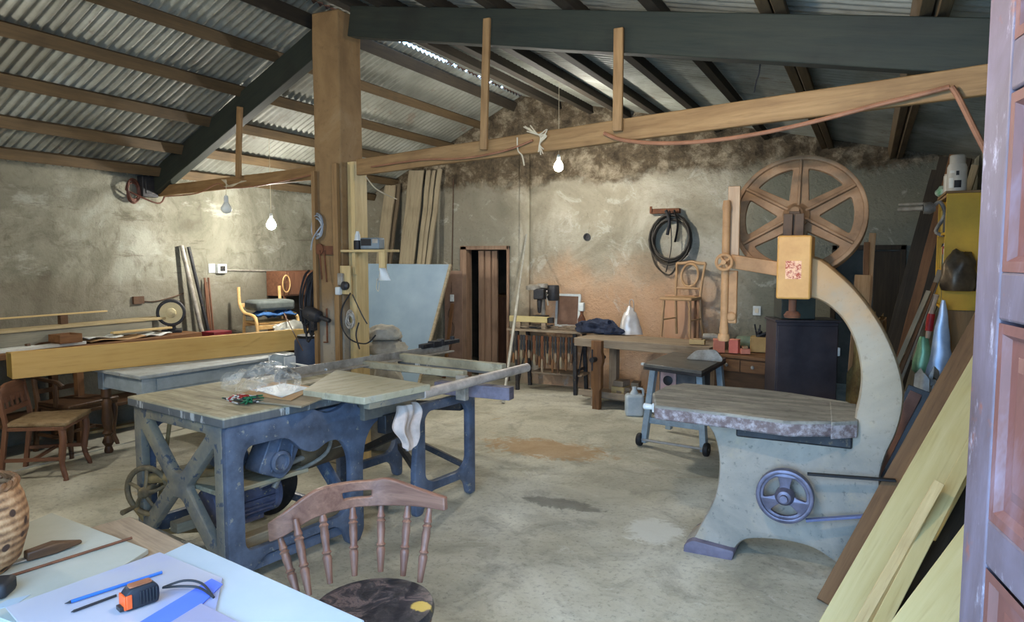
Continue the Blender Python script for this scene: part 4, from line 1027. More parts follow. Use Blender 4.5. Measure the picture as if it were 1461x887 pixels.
one('cardboard_piece', 'torn piece of brown cardboard lying on the wall bench behind the trough', 'cardboard', MB().grid(lambda u,v:(u*.55,v*.24,.012*sin(u*7)+.01*v+.012),10,4), paint('cardboard', (176,144,104), (150,118,80), .8, 8), loc=(-6.5,4.04,zb+.001), rz=radians(88), solid=.006)
one('folded_paper', 'folded white paper lying beside the brown cardboard', 'paper', MB().grid(lambda u,v:(u*.3,v*.22,.014+.012*sin(u*9+v*3)),10,4), P_white, loc=(-6.49,4.6,zb+.001), rz=radians(92), solid=.01)
one('wooden_crate', 'small brown wooden box standing on the wall bench left of the cardboard', 'box', MB().box((0,0,0),(.2,.18,.012)).box((0,0,.012),(.012,.18,.08)).box((.188,0,.012),(.2,.18,.08)).box((.012,0,.012),(.188,.012,.08)).box((.012,.168,.012),(.188,.18,.08)), W_brown(), loc=(-6.47,3.74,zb+.029), rz=pi/2, bev=.002)
one('paper_sheet', 'large white paper sheet lying on the wall bench between brown box and cardboard', 'paper', MB().grid(lambda u,v:(u*.36,v*.3,.012+.014*sin(u*6+v*4)),10,6), P_white, loc=(-6.5,4.02,zb+.03), rz=radians(94), solid=.004)
one('yellow_batten', 'short yellow slat lying on the papers at the back of the wall bench', 'batten', MB().box((0,0,0),(.62,.06,.02)), W_pine(), loc=(-6.56,4.3,zb+.06), rz=radians(86), bev=.003)
# disc sander
p = Xp(244,446,-6.62); zt_ = BZ+.002
ds = empty('bench_grinder', 'bench grinder with large cream disc on the wall bench', 'grinder', (p.x,p.y,zt_), radians(52))
zc = p.z - zt_
MB().lathe([(0,0),(.135,0),(.145,.01),(.145,.07),(.12,.09),(.06,.1),(.06,.3),(0,.3)], (0,.0,zc), (0,1,0), 32).build('housing', P_iron, ds)
MB().lathe([(.11,0),(.112,-.012),(.05,-.014),(.045,-.035),(.02,-.04),(.02,-.06),(0,-.06)], (0,-.001,zc), (0,1,0), 36).build('disc', paint('cream_disc', (206,196,158), (186,174,136), .6, 8), ds)
MB().box((-.1,.02,0),(.1,.26,.03)).box((-.04,.06,.03),(.04,.22,zc-.04)).build('stand', P_iron, ds, bev=.006)
# metal pipes leaning on the wall
for k, (px0, y0, px1, y1, r, lb, m) in enumerate(((259,350,289,478,.026,'front bright steel pipe leaning on the left wall beside the grinder', P_steel), (269,352,297,470,.02,'rear dark pipe leaning on the left wall behind the bright pipe', P_iron))):
    p = Xp(px0,y0,-6.93); q = Xp(px1,y1,-6.8-.02*k); dd = (q-p).normalized(); q = p + dd*((0.012-p.z)/dd.z)
    one('steel_pipe', lb, 'pipe', MB().lathe([(r,0),(r,(q-p).length)], (0,0,0), (1,0,0), 14), m, mtx=frame_x(p, q))
q = Xp(283,480,-6.75); one('dowel_bundle', 'bundle of thin brown rods leaning behind the pipes', 'rods', MB().tube([(XL+.05,5.68,1.5),(-6.84,5.69,.0)],.013,7).tube([(XL+.04,5.71,1.45),(-6.83,5.72,.0)],.012,7).tube([(XL+.04,5.74,1.5),(-6.82,5.75,.0)],.012,7), W_red('Z'))
rc = empty('red_crate', 'dark red plastic crate standing behind the grinder', 'crate', tuple(Xp(244,478,-6.45)*0+V((-6.28,5.24,.0))), radians(90))
b = MB()
for k in range(6): b.box((0,0,.12+.13*k),(.26,.22,.12+.13*k+.1))
b.box((.01,.01,0),(.25,.21,.93)); b.build('crate_body', paint('crate_red', (124,34,44), (94,24,34), .5, 8), rc, bev=.004)
# socket, conduit, wires on the wall
sk = empty('wall_socket', 'pale socket box with conduit on the left wall', 'socket', tuple(Xp(313,383,XL+.001)))
MB().box((0,-.06,-.055),(.05,.07,.055)).box((0,-.16,-.05),(.012,-.07,.06)).build('box', P_white, sk, bev=.004)
MB().box((.05,-.03,-.03),(.056,.04,.03)).build('socket_plate', P_iron, sk, bev=.002)
MB().tube([(.012,.07,-.02),(.012,.9,-.045)], .011, 8).build('conduit', P_steel, sk)
cw = MB(); pts = [Xp(197,428,XL+.012), Xp(218,430,XL+.012), Xp(245,424,XL+.012), Xp(262,418,XL+.02)]
cw.tube(smooth_poly(pts,6,False), .006, 6); q = pts[0]
cw.box((XL+.001,q.y-.06,q.z-.04),(XL+.03,q.y+.06,q.z+.04))
one('wall_cable', 'brown cable with black junction box on the left wall, above the bench', 'cable', cw, P_bwire)
def coil(nm, lb, cat, c, ax, R, r, turns, m, sp=.014, tail=None, ell=1.25, seed=1, **k):
    rnd = random.Random(seed); ax = V(ax).normalized(); a1 = ax.cross(V((0,0,1))).normalized(); b = MB(); c = V(c); pts = []
    for i in range(turns*20+1):
        a = 2*pi*i/20; t_ = i/20; rr = R*(1+.06*sin(t_*2.3+seed)+.05*sin(a*.5+t_))
        pts.append(c + a1*cos(a)*rr + V((0,0,1))*sin(a)*rr*ell - V((0,0,1))*.02*sin(t_*1.9) + ax*(sp*(t_-turns/2)/max(turns,1)*2 + .004*sin(a*3+t_)))
    b.tube(pts, r, 6)
    if tail: b.tube(smooth_poly([pts[0]] + [V(p) for p in tail], 5, False), r, 6)
    return one(nm, lb, cat, b, m, **k)
c = Xp(190,272,XL+.06); coil('cable_coil', 'small red brown cable coil hanging at the foot of the steep roof beam', 'cable coil', c, (1,.3,0), .085, .009, 4, paint('red_brown_cable', (98,58,44), (70,44,36), .6, 9), tail=[c+V((.1,.2,-.12)), Xp(235,280,XL+.1)])
p = Xp(207,268,XL+.002); one('wall_box', 'dark iron box on the left wall beside the red brown cable coil', 'box', MB().box((0,-.09,-.1),(.09,.09,.12)).box((.09,-.06,-.07),(.1,.06,.09)), P_iron, loc=tuple(p), bev=.006)
# raised table with yellow easy chair and plastic wrapped bundle
lt = empty('low_table', 'brown table behind the trough carrying a yellow easy chair', 'table', (-6.9,5.8,0))
MB().box((0,0,.72),(.95,.72,.76)).build('table_top', W_brown('Y'), lt, bev=.004)
for x in (.03,.86):
    for y in (.03,.63): MB().box((x,y,0),(x+.06,y+.06,.72)).build('leg', W_brown('Z'), lt, bev=.003)
M_birch = wood('birch', (196,156,96), (222,186,126), 'X', .4, (170,130,80))
o0 = Dp(328,478,8.0); ec = empty('easy_chair', 'yellow bentwood easy chair with grey cushion set up on the brown table', 'chair', (-6.38,6.16,.762), radians(-18))
for s in (-1,1):
    MB().tube(smooth_poly([(-.3,s*.26,.62),(-.28,s*.26,.42),(-.16,s*.26,.32),(.02,s*.26,.3),(.14,s*.26,.26),(.18,s*.26,.1),(.18,s*.26,.0)],5,False), .02, 8).build('bentwood_arm', M_birch, ec)
    MB().tube([(-.2,s*.24,.34),(-.24,s*.24,0)], .018, 8).build('leg', M_birch, ec)
MB().bar((-.27,-.26,.40),(-.27,.26,.40),.02,.05).build('back_rail', M_birch, ec, bev=.004)
MB().bar((.16,-.26,.16),(.16,.26,.16),.02,.05).bar((-.2,-.26,.18),(-.2,.26,.18),.02,.05).build('seat_rail', M_birch, ec, bev=.004)
MB().box((-.22,-.235,.19),(.15,.235,.22)).build('seat', M_birch, ec, bev=.01)
MB().box((-.22,-.24,.35),(.15,.24,.47)).build('cushion', paint('grey_cushion', (98,104,100), (76,82,80), .9, 9), ec, bev=.035)
MB().grid(lambda u,v:(-.26+.44*u,-.24+.48*v,.27+.07*mnoise.noise(V((u*4,v*5,1)))+.03), 16, 16).build('blue_cloth', paint('blue_cloth', (58,104,156), (40,72,120), .9, 10), ec, solid=.012)
def lump(nm, lb, cat, c, sx, sy, sz, m, seed=0, amp=.25, **k):
    b = MB(); c = V(c)
    def f(u, v):
        th = 2*pi*u; ph = pi*v
        p = V((sin(ph)*cos(th), sin(ph)*sin(th), cos(ph)))
        n = 1 + amp*mnoise.noise(p*1.6+V((seed,0,0))) + amp*.6*mnoise.noise(p*4+V((0,seed,0))) + amp*.25*mnoise.noise(p*10)
        z = p.z*n*sz
        return V((p.x*n*sx, p.y*n*sy, max(z, -sz*.62)+sz*.62))
    b.grid(f, 28, 16); return one(nm, lb, cat, b, m, loc=c, **k)
lump('wrapped_bundle', 'white plastic wrapped bundle in front of the yellow easy chair', 'bundle', (-6.03,6.1,.762), .1,.26,.14, paint('white_film', (196,196,186), (164,164,154), .35, 9, .5), 3)
# sideboard hutch
hc_ = empty('sideboard', 'red brown sideboard with two small doors at the left wall, behind the pillar', 'sideboard', (XL+.01,6.66,0))
MB().box((0,0,.0),(.45,1.05,.86)).build('base_cabinet', W_walnut('Z'), hc_, bev=.004)
MB().box((-.0,-.03,.865),(.49,1.08,.90)).build('worktop', P_grey, hc_, bev=.004)
MB().box((0,0,1.24),(.34,1.05,1.56)).build('upper_cabinet', W_red('Y'), hc_, bev=.004)
for y in (.03,.37,.7): MB().box((.342,y,1.26),(.358,y+.3,1.54)).build('door', W_red('Z'), hc_, bev=.003)
for y in (.0,.36,.7,1.02): MB().box((.28,y,.9),(.31,y+.03,1.24)).build('post', W_red('Z'), hc_, bev=.003)
MB().box((0,.0,.9),(.012,1.05,1.24)).build('back_panel', W_dark('Y'), hc_)
MB().box((.452,.06,.5),(.466,.5,.82)).build('drawer', W_red('Y'), hc_, bev=.003); MB().box((.452,.55,.5),(.466,1.0,.82)).build('drawer', W_red('Y'), hc_, bev=.003)
p = Xp(408,415,-6.55); one('bentwood_hoop', 'pale oval wooden hoop hanging in front of the sideboard doors', 'hoop', MB().ring((0,0,0),(1,0,0),.085,.007,28,6), M_birch, mtx=Matrix.Translation((-6.59,p.y+.05,p.z+.09)) @ Matrix.Diagonal((1,.75,1.25,1)))
cwb = MB().tube(smooth_poly([Xp(407,400,-6.58), Xp(404,440,-6.55), Dp(415,466,6.6), Dp(432,500,6.3)],6,False), .006, 6)
one('hanging_cable', 'thin brown cord hanging down over the sideboard to the trough', 'cord', cwb, P_bwire)
# ================================================================ pillar fittings
px1, py0 = PX1, PY0
one('timber_post', 'yellow timber post strapped to the right side of the pillar', 'post', MB().box((0,0,0),(.075,.16,2.52)).jitter(.003,3), W_pine('Z'), loc=(px1+.012,py0+.06,.0), bev=.004)
one('batten', 'thin brown batten standing at the front right corner of the pillar', 'batten', MB().box((0,0,0),(.05,.035,2.5)), W_tie('Z'), loc=(px1-.055,py0-.05,0), bev=.003)
one('batten', 'narrow pale batten at the left front edge of the pillar below the tie beam', 'batten', MB().box((0,0,0),(.035,.03,2.45)), W_tie('Z'), loc=(PX0-.0,py0-.046,0), bev=.003)
yb = py0-.02
c = Yp(453,322,py0-.03); coil('cable_coil', 'pale grey cable coil hanging at the left edge of the pillar', 'cable coil', c, (0,1,0), .05, .0055, 6, paint('cable_grey', (166,172,176), (120,126,130), .5, 9), sp=.012, ell=1.7, tail=[c+V((-.03,-.02,-.1)), c+V((-.06,-.02,-.2))])
b = MB(); p = Yp(464,357,yb)
b.box((p.x-.075,yb-.012,p.z-.035),(p.x+.12,yb+.012,p.z+.035)).lathe([(0,0),(.045,0),(.045,.02),(0,.02)], (p.x-.05,yb,p.z+.01), (0,-1,0), 16)
for dx, l in ((-.02,.24),(.03,.26)): b.tube([(p.x+dx-.02,yb-.025,p.z),(p.x+dx,yb-.025,p.z-l)], .006, 6)
one('iron_bracket', 'rusty iron bracket with two hanging rods on the front of the pillar', 'bracket', b, P_rust)
one('steel_rod', 'thin rusty rod hanging low down the front of the pillar', 'rod', MB().tube([Yp(466,440,yb),Yp(467,488,yb)],.008,6).tube([Yp(462,488,yb),Yp(468,488,yb)],.006,6), P_rust)
rnd = random.Random(5); b = MB(); c = Yp(447,400,py0+.1)
for k in range(12):
    o = V((rnd.uniform(-.06,.05), rnd.uniform(-.06,.06), rnd.uniform(-.03,.06)))
    b.tube(smooth_poly([c+o+V((.06,0,.04)), c+o+V((.0,0,-.02)), c+o+V((-.06+.03*rnd.random(),0,-.2)), c+o+V((-.03,0,-.38-.14*rnd.random())), c+o+V((.04,0,-.42))],5,False), .009, 6)
one('hose_bundle', 'bundle of black hoses hanging on the left side of the pillar', 'hoses', b, P_black)
p = Yp(456,445,yb); one('hand_drill', 'dark iron hand drill hanging low on the pillar, beside the black hoses', 'drill', MB().lathe([(0,0),(.05,.0),(.06,.06),(.05,.14),(.02,.16),(.018,.26),(0,.26)], (p.x-.1,yb-.05,p.z), (1,0,-.25), 16).box((p.x-.04,yb-.07,p.z-.15),(p.x+.0,yb-.03,p.z-.02)).tube([(p.x-.1,yb-.05,p.z),(p.x-.16,yb-.05,p.z+.02),(p.x-.16,yb-.05,p.z-.08)],.012,8), P_iron, bev=.004)
# shelf with radio and bottle
s0, s1 = Yp(500,356,py0-.0), Yp(551,356,py0-.0)
sh = empty('wall_shelf', 'yellow bracket shelf nailed to the right side of the pillar', 'shelf', (px1+.09,py0-.02,s0.z))
SL = s1.x-px1-.09
MB().box((-.12,-.0,-.02),(SL,.2,0)).build('shelf_board', W_pine('X'), sh, bev=.002); MB().box((SL-.06,.0,-.17),(SL,.025,-.0205)).build('bracket', W_pine('Z'), sh, bev=.002)
MB().box((-.0,.03,-.2),(.03,.06,-.021)).build('bracket', W_pine('Z'), sh, bev=.002)
p = Yp(530,353,py0+.08); rd = empty('radio', 'small grey radio standing on the pillar shelf', 'radio', (p.x,py0+.09,s0.z+.001), radians(8))
MB().box((-.085,-.05,0),(.09,.05,.095)).build('case', paint('radio_grey', (120,134,140), (96,108,114), .5, 8), rd, bev=.012); MB().box((-.075,-.053,.03),(.02,-.0495,.085)).build('speaker_grille', P_black, rd, bev=.002); MB().box((.03,-.053,.05),(.08,-.0495,.085)).build('dial', P_steel, rd, bev=.002)
p = Yp(508,353,py0+.06); MBb = empty('spray_bottle', 'dark bottle with white top standing left of the radio on the pillar shelf', 'bottle', (p.x+.0,py0+.08,s0.z+.001))
MB().lathe([(0,0),(.03,0),(.032,.01),(.032,.07),(.028,.075),(0,.075)], n=16).build('bottle_body', P_black, MBb); MB().lathe([(0,.0752),(.027,.0752),(.022,.12),(.012,.15),(0,.15)], n=16).build('cap', P_white, MBb)
# socket board with plug and cables
p = Yp(505,400,py0-.03); sbx = px1+.03
eb = empty('fuse_board', 'wooden board with sockets and plug fixed to the pillar', 'fuse board', (px1-.0,py0-.01,0))
z0, z1 = Yp(505,420,py0-.03).z, Yp(505,379,py0-.03).z
MB().box((-.04,-.02,z0),(.1,.0,z1)).build('board', W_pine('Z'), eb, bev=.003)
MB().box((-.01,-.05,z1-.16),(.04,-.021,z1-.06)).build('socket', P_steel, eb, bev=.006); MB().lathe([(.034,0),(.036,.03),(.02,.045),(0,.045)], (.06,-.021,z0+.07), (0,-1,0), 18).build('socket', P_iron, eb); MB().box((-.03,-.06,z0-.005),(.02,-.021,z0+.06)).build('plug', P_white, eb, bev=.008)
c = Yp(511,455,py0-.04)
cb2 = MB().tube(smooth_poly([Yp(500,418,py0-.05), Yp(488,440,py0-.06), Yp(488,465,py0-.06), Yp(500,484,py0-.07), Yp(522,490,py0-.06), Yp(536,478,py0-.05)],6,False), .006, 6).tube(smooth_poly([Yp(503,420,py0-.05), Yp(516,448,py0-.05), Yp(524,462,py0-.03)],6,False), .005, 6).tube(smooth_poly([Yp(512,460,py0-.04), Yp(508,478,py0-.05), Yp(513,498,py0-.04)],6,False), .006, 6)
one('power_cable', 'dark power cable looping down from the fuse board on the pillar', 'cable', cb2, P_black)
coil('cable_coil', 'small grey cable coil hanging below the fuse board on the pillar', 'cable coil', Yp(500,455,py0-.03), (0,1,0), .035, .006, 5, P_steel, ell=1.6)
p = Yp(548,392,py0); mk = empty('dust_mask', 'white dust mask hanging from the end of the pillar shelf', 'mask', (p.x,py0-.01,p.z))
MB().grid(lambda u,v: V(((u-.5)*.13*(.35+.65*(1-v)) + .012*(1-v), -.045*sin(pi*u)*(.6+.4*v), -.045+.1*v)), 14, 8).build('cup', P_white, mk, solid=.004)
MB().tube(smooth_poly([(-.02,0,.05),(-.01,.0,.12),(.01,.0,.12),(.02,0,.05)],4,False), .0025, 5).tube(smooth_poly([(-.06,0,-.03),(-.07,0,-.1),(-.05,0,-.13),(-.04,0,-.06)],4,False), .0025, 5).build('strap', P_wire, mk)
rr_ = random.Random(2)
for k, (px, sx, sy, sz, zb_, lb) in enumerate(((538,.2,.19,.54,0,'lowest tall grey sack slumped against the pillar foot'),(540,.2,.17,.085,.862,'flat grey sack folded over the tall sack by the pillar'),(538,.17,.15,.08,1.0,'topmost flat grey sack of the pile by the pillar'))):
    p = Yp(px,500,5.02)
    lump('sack', lb, 'sack', (p.x, p.y+.1, zb_), sx, sy, sz, paint('sack_cloth', (190,186,172), (150,146,132), .9, 7, .6), 4+k, .2)
p = Dp(444,490,6.9); e = empty('plastic_drum', 'dark blue drum standing behind the pillar at the right end of the trough', 'drum', (p.x,p.y,0))
M_drm = paint('drum_blue', (62,78,104), (44,56,78), .5, 6)
MB().lathe([(0,0),(.15,0),(.16,.03),(.165,.3),(.17,.32),(.165,.34),(.165,.62),(.17,.64),(.165,.66),(.16,.92),(.14,.95)], n=28).build('drum_body', M_drm, e); MB().lathe([(0,.9505),(.135,.9505),(.135,.975),(0,.98)], n=28).build('lid', P_black, e)
p = Yp(543,478,5.3); one('dark_offcut', 'dark slate triangular offcut propped behind the sacks by the pillar', 'offcut', MB().prism([(-.3,0,-p.z+.003),(.1,0,-p.z+.003),(.12,0,-.06),(.0,0,.07),(-.12,0,-.1)], (0,.03,0)), P_grey if False else paint('slate', (84,90,96), (66,72,78), .7, 8), loc=(p.x,5.44,p.z), bev=.003)
# ================================================================ back wall
def prop(nm, lb, cat, px0, y0, px1, y1, Yt, Yb, w, t_, m, face=(0,-1,.05), floor=True, **k):
    """board leaning on the wall: top-middle pixel at depth Yt, a lower pixel at depth Yb, run down to the floor"""
    p, q = Yp(px0,y0,Yt), Yp(px1,y1,Yb); d = (q-p).normalized()
    if floor: q = p + d*((.01-p.z)/d.z)
    return plank(nm, lb, cat, q, p, w, t_, face, m, warp=k.get('warp',.004), group=k.get('group'))
G = W_grey
pls = [(566,262,553,372,.13,'narrow dark grey plank at the left end of the planks on the back wall'),(556,264,544,372,.19,'short wide grey plank standing in front at the left of the leaning planks'),
       (594,243,580,372,.26,'widest grey plank in the middle of the leaning planks'),(611,243,598,372,.07,'third narrow plank from the right of the leaning planks'),(619,243,604,372,.06,'second narrow plank from the right of the leaning planks'),(627,241,611,372,.07,'rightmost narrow plank of the leaning planks')]
for k, (a, b_, c, d, w, lb) in enumerate(pls): prop('leaning_plank', lb, 'plank', a, b_, c, d, 8.62-.05*(k==1)-.02*(k%2), 8.42-.05*(k==1)-.02*(k%2), w, .03, G() if k != 0 else wood('dark_grey_plank', (84,74,58), (112,98,78), 'X', .85, (56,48,38)), warp=.006)
# blue grey panel
Yq = 7.7
q = [Yp(524,376,Yq+.25), Yp(643,377,Yq+.25), Yp(607,512,Yq-.05), Yp(524,512,Yq-.05)]
dn = [ (q[3]-q[0]).normalized(), (q[2]-q[1]).normalized() ]
q[3] = q[0] + dn[0]*((.01-q[0].z)/dn[0].z); q[2] = q[1] + dn[1]*((.01-q[1].z)/dn[1].z)
n_ = (q[1]-q[0]).cross(q[3]-q[0]).normalized()
t = NT('blue_grey_panel_paint'); n1 = t.noise(1.6, 5, .6); n2 = t.noise(9, 6, .75)
c = t.ramp(n1, [(.3, (108,130,148)), (.6, (126,148,164))]); c = t.mix(t.step(n2, .68, .74), c, (84,98,108)); M_pnl = t.done(c, .5)
bp = empty('blue_grey_panel', 'large blue grey painted panel leaning before the planks', 'panel', tuple(q[3]))
MB().prism([v-q[3] for v in q], n_*.02).build('sheet', M_pnl, bp, bev=.002)
MB().bar(q[1]-q[3], q[2]-q[3], .035, .03, up=(0,-1,0)).build('edge_strip', W_grey(), bp, bev=.002)
# brown board beside the door with socket
p, q2 = Yp(634,386,YB-.04), Yp(659,386,YB-.04)
one('brown_board', 'flat reddish brown board standing on the wall left of the door', 'board', MB().box((0,0,0),(q2.x-p.x,.025,p.z)), paint('rosy_brown', (142,114,96), (116,92,76), .7, 4), loc=(p.x,YB-.04,0), bev=.002)
p = Yp(645,425,YB-.05); one('wall_switch', 'small pale switch on the reddish brown board beside the door', 'switch', MB().box((-.03,-.02,-.05),(.03,0,.05)).box((-.012,-.028,-.02),(.012,-.02,.02)), P_white, loc=(p.x,YB-.041,p.z), bev=.003)
one('wall_wire', 'dark wire running down the wall to the switch beside the door', 'wire', MB().tube([Yp(647,255,YB-.012),Yp(645,375,YB-.012),Yp(644,418,YB-.05)],.006,6).tube(smooth_poly([Yp(645,432,YB-.06),Yp(640,450,YB-.07),Yp(648,468,YB-.07),Yp(642,500,YB-.06)],5,False),.006,6), P_bwire)
one('leaning_batten', 'thin brown slat leaning between blue grey panel and door', 'batten', MB().box((0,0,0),(.05,.02,1.1)), W_brown('Z'), mtx=Matrix.Translation(tuple(Yp(628,470,8.3)*0+V((Yp(622,480,8.3).x,8.45,0)))) @ Matrix.Rotation(.14,4,'Y'), bev=.003)
p, q2 = Yp(707,420,YB+.9), Yp(728,420,YB+.9)
bcab = empty('brown_cabinet', 'brown cabinet standing in the dim room, seen through the half open back door', 'cabinet', (p.x-.05,YB+.9,0))
CWd = q2.x-p.x+.25
MB().box((0,0,0),(CWd,.4,p.z)).build('body', W_brown('Z'), bcab, bev=.004); MB().box((.01,-.018,.05),(CWd*.5-.005,-.001,p.z-.04)).build('door', W_red('Z'), bcab, bev=.003); MB().box((CWd*.5+.005,-.018,.05),(CWd-.01,-.001,p.z-.04)).build('door', W_red('Z'), bcab, bev=.003)
# grey pipe leaning at the pier
p, q2 = Zp(718,576), Yp(751,335,YB-.1)
one('leaning_pipe', 'thin pale metal pipe leaning on the pier beside the back door', 'pipe', MB().lathe([(.02,0),(.02,(q2-p).length*.6),(.012,(q2-p).length*.61),(.012,(q2-p).length)], (0,0,0), (1,0,0), 12), paint('pale_metal', (186,184,172), (156,152,140), .5, 9, .3), mtx=frame_x(p + V((0,0,.01)), q2))
# treadle bench with drill press
TBX0, TBX1 = Yp(727,472,8.2).x, Yp(834,472,8.2).x
tbz = Yp(790,471,8.15).z
tbn = empty('treadle_bench', 'iron legged bench cluttered with tools under the drill press', 'bench', (TBX0,8.12,0))
TBW = TBX1-TBX0
MB().box((0,0,tbz-.03),(TBW,.46,tbz)).jitter(.004,5).build('bench_top', W_bench('X'), tbn, bev=.003)
lg = lambda x: MB().bar((x,.04,0),(x-.03,.08,tbz-.03),.045,.045).bar((x,.42,0),(x-.03,.4,tbz-.03),.045,.045).bar((x-.015,.06,.3),(x-.015,.4,.3),.02,.03).bar((x,.04,.02),(x-.02,.4,tbz-.1),.016,.02)
for x in (.14, TBW-.1): lg(x).build('iron_leg', P_iron, tbn, bev=.003)
MB().bar((.1,.06,tbz-.12),(TBW-.1,.06,tbz-.12),.02,.06).build('tool_rail', W_brown(), tbn, bev=.002)
MB().box((.3,.12,.22),(TBW-.05,.42,.245)).build('lower_shelf', W_bench('X'), tbn, bev=.003)
rnd = random.Random(11)
def tool(k):
    x = TBX0 + .05 + (TBW-.2)*k/23; l = rnd.uniform(.28,.46); zt = tbz-.10
    e = empty('hand_tool', 'dark hand tool hanging from the rail under the cluttered treadle bench', 'tool', (x,8.15,zt), rnd.uniform(-.3,.3), group='tools hanging under the treadle bench')
    w = rnd.uniform(.008,.016)
    MB().box((-w,-.008,-l*.62),(w,.002,.02)).build('shank', P_iron if k % 3 else P_rust, e, bev=.002)
    MB().lathe([(.008,0),(.015,.03),(.018,l*.22),(.012,l*.38)], (0,-.003,-l*.6), (0,0,-1), 10).build('handle', (W_walnut, W_brown, W_bench, W_walnut, W_grey)[k % 5]('Z'), e)
for k in range(24): tool(k)
# drill press
p = Yp(772,452,8.35); dz = tbz+.002
dp = empty('drill_press', 'old dark bench drill press before the back wall', 'drill press', (p.x,8.36,dz), radians(10))
MB().box((-.13,-.14,0),(.13,.14,.03)).build('base', P_iron, dp, bev=.006)
MB().lathe([(.035,.03),(.035,.56),(0,.56)], (0,.08,0), (0,0,1), 16).build('column', P_steel, dp)
MB().box((-.07,-.16,.38),(.07,.12,.52)).lathe([(.02,.2),(.028,.26),(.035,.38)], (0,-.1,0), (0,0,1), 14).build('head', P_iron, dp, bev=.014)
MB().lathe([(0,0),(.085,0),(.095,.015),(.095,.05),(.05,.07),(0,.07)], (-.09,-.08,.5), (0,0,1), 24).lathe([(0,0),(.07,0),(.07,.05),(0,.05)], (.02,-.02,.53), (0,0,1), 20).build('belt_pulley', P_steel, dp)
MB().lathe([(0,0),(.075,0),(.08,.02),(.08,.18),(.07,.2),(0,.2)], (.15,.03,.36), (0,0,1), 20).build('motor', P_iron, dp)
MB().box((-.09,-.16,.14),(.09,.06,.165)).build('work_plate', P_iron, dp, bev=.004)
for k in range(3):
    a = 2*pi*k/3+.4; MB().tube([(.08,-.06,.42),(.11,-.06+cos(a)*.12,.42+sin(a)*.12)],[.008,.012],8).build('feed_lever', P_steel, dp)
# yellow level, framed mirror, bottle, shavings
p, q2 = Yp(730,453,8.2), Yp(791,455,8.2)
sl_ = empty('spirit_level', 'yellow wooden beam level lying on the treadle bench', 'level', (p.x,8.13,tbz+.09))
MB().box((0,0,0),(.56,.05,.075)).build('body', W_yellow('X'), sl_, bev=.003); MB().box((.57-.03,.0,.0),(.62,.05,.07)).build('clamp', P_iron, sl_, bev=.003); MB().box((.1,.0,-.085),(.16,.05,-.002)).box((.46,.0,-.085),(.52,.05,-.002)).build('support_block', W_bench('X'), sl_, bev=.003)
p = Yp(808,447,8.56); fm = empty('framed_panel', 'brown panel in a white frame leaning on the wall behind the drill press', 'framed panel', (p.x,8.62,tbz+.003), 0)
FW, FH = Yp(823,447,8.56).x - Yp(788,447,8.56).x, .44
fm.matrix_local = Matrix.Translation((p.x,8.58,tbz-.0+.004)) @ Matrix.Rotation(-.1,4,'X')
MB().box((-FW/2,0,0),(FW/2,.02,.03)).box((-FW/2,0,FH-.03),(FW/2,.02,FH)).box((-FW/2,0,.03),(-FW/2+.03,.02,FH-.03)).box((FW/2-.03,0,.03),(FW/2,.02,FH-.03)).build('frame', P_white, fm, bev=.003)
MB().box((-FW/2+.03,.006,.03),(FW/2-.03,.014,FH-.03)).build('panel', paint('panel_brown', (120,90,70), (100,74,58), .6, 6), fm)
p = Yp(831,470,8.3); bt = empty('glue_bottle', 'dusty bottle with pale cap standing at the right end of the treadle bench', 'bottle', (p.x-.02,8.32,tbz+.002))
MB().lathe([(0,0),(.045,0),(.05,.02),(.05,.14),(.03,.18),(.018,.2),(.018,.24),(0,.24)], n=18).build('bottle_body', P_rust, bt); MB().box((-.035,-.03,.242),(.035,.03,.35)).build('cap', P_white, bt, bev=.008)
rnd = random.Random(4); b = MB()
for k in range(60):
    x = rnd.uniform(0,TBW*.95); y = rnd.uniform(.0,.3); l = rnd.uniform(.04,.2); a = rnd.uniform(-.6,.6); z = .006+.05*rnd.random()*math.exp(-((x-TBW*.55)/.5)**2)
    b.bar((x,y,z),(x+l*cos(a),y+l*sin(a)*.5,z+rnd.uniform(-.01,.015)),rnd.uniform(.01,.03),.006)
b.v = [(x, y, max(z, .002)) for x, y, z in b.v]
one('wood_scraps', 'loose wood shavings and slivers covering the treadle bench', 'wood scraps', b, W_bench('X'), kind='stuff', loc=(TBX0,8.13,tbz+.001))
# workbench --------------------------------------------------------
wz = .80
a, b_ = Zp(819,481,wz), Zp(1012,496,wz); a.z = b_.z = 0
wbx = empty('workbench', 'heavy wooden workbench with leg vice along the salmon coloured wall', 'workbench', mtx=frame_x(a, b_)); L = (b_-a).length
wI = wbx.matrix_local
MB().box((0,0,wz-.1),(L,.6,wz)).jitter(.006,3).build('bench_top', W_bench('X'), wbx, bev=.006)
MB().box((.0,.6,wz-.06),(L,.66,wz-.02)).build('back_rail', W_bench('X'), wbx, bev=.004)
for x in (.2,L-.2):
    for y in (.05,.5): MB().box((x,y,0),(x+.1,y+.09,wz-.1)).build('leg', W_bench('Z'), wbx, bev=.005)
MB().box((.08,.06,.1),(L-.05,.55,.125)).build('lower_shelf', W_bench('X'), wbx, bev=.004)
MB().box((.05,.02,.12),(L-.1,.05,.19)).build('front_rail', W_bench('X'), wbx, bev=.004)
b = MB()
vs_ = [(.11,0),(.2,0),(.2,.22),(.22,.25),(.22,.5),(.235,.55),(.235,.62),(.22,.66),(.22,wz-.01),(.09,wz-.01),(.09,.66),(.075,.62),(.075,.55),(.09,.5),(.09,.25),(.11,.22)]
vo = .24
MB().plate([(x+vo-.05, z) for x, z in vs_], [], .07, Matrix.Translation((0,-.06,0)) @ UZ, .008).build('vice_jaw', W_brown('Z'), wbx)
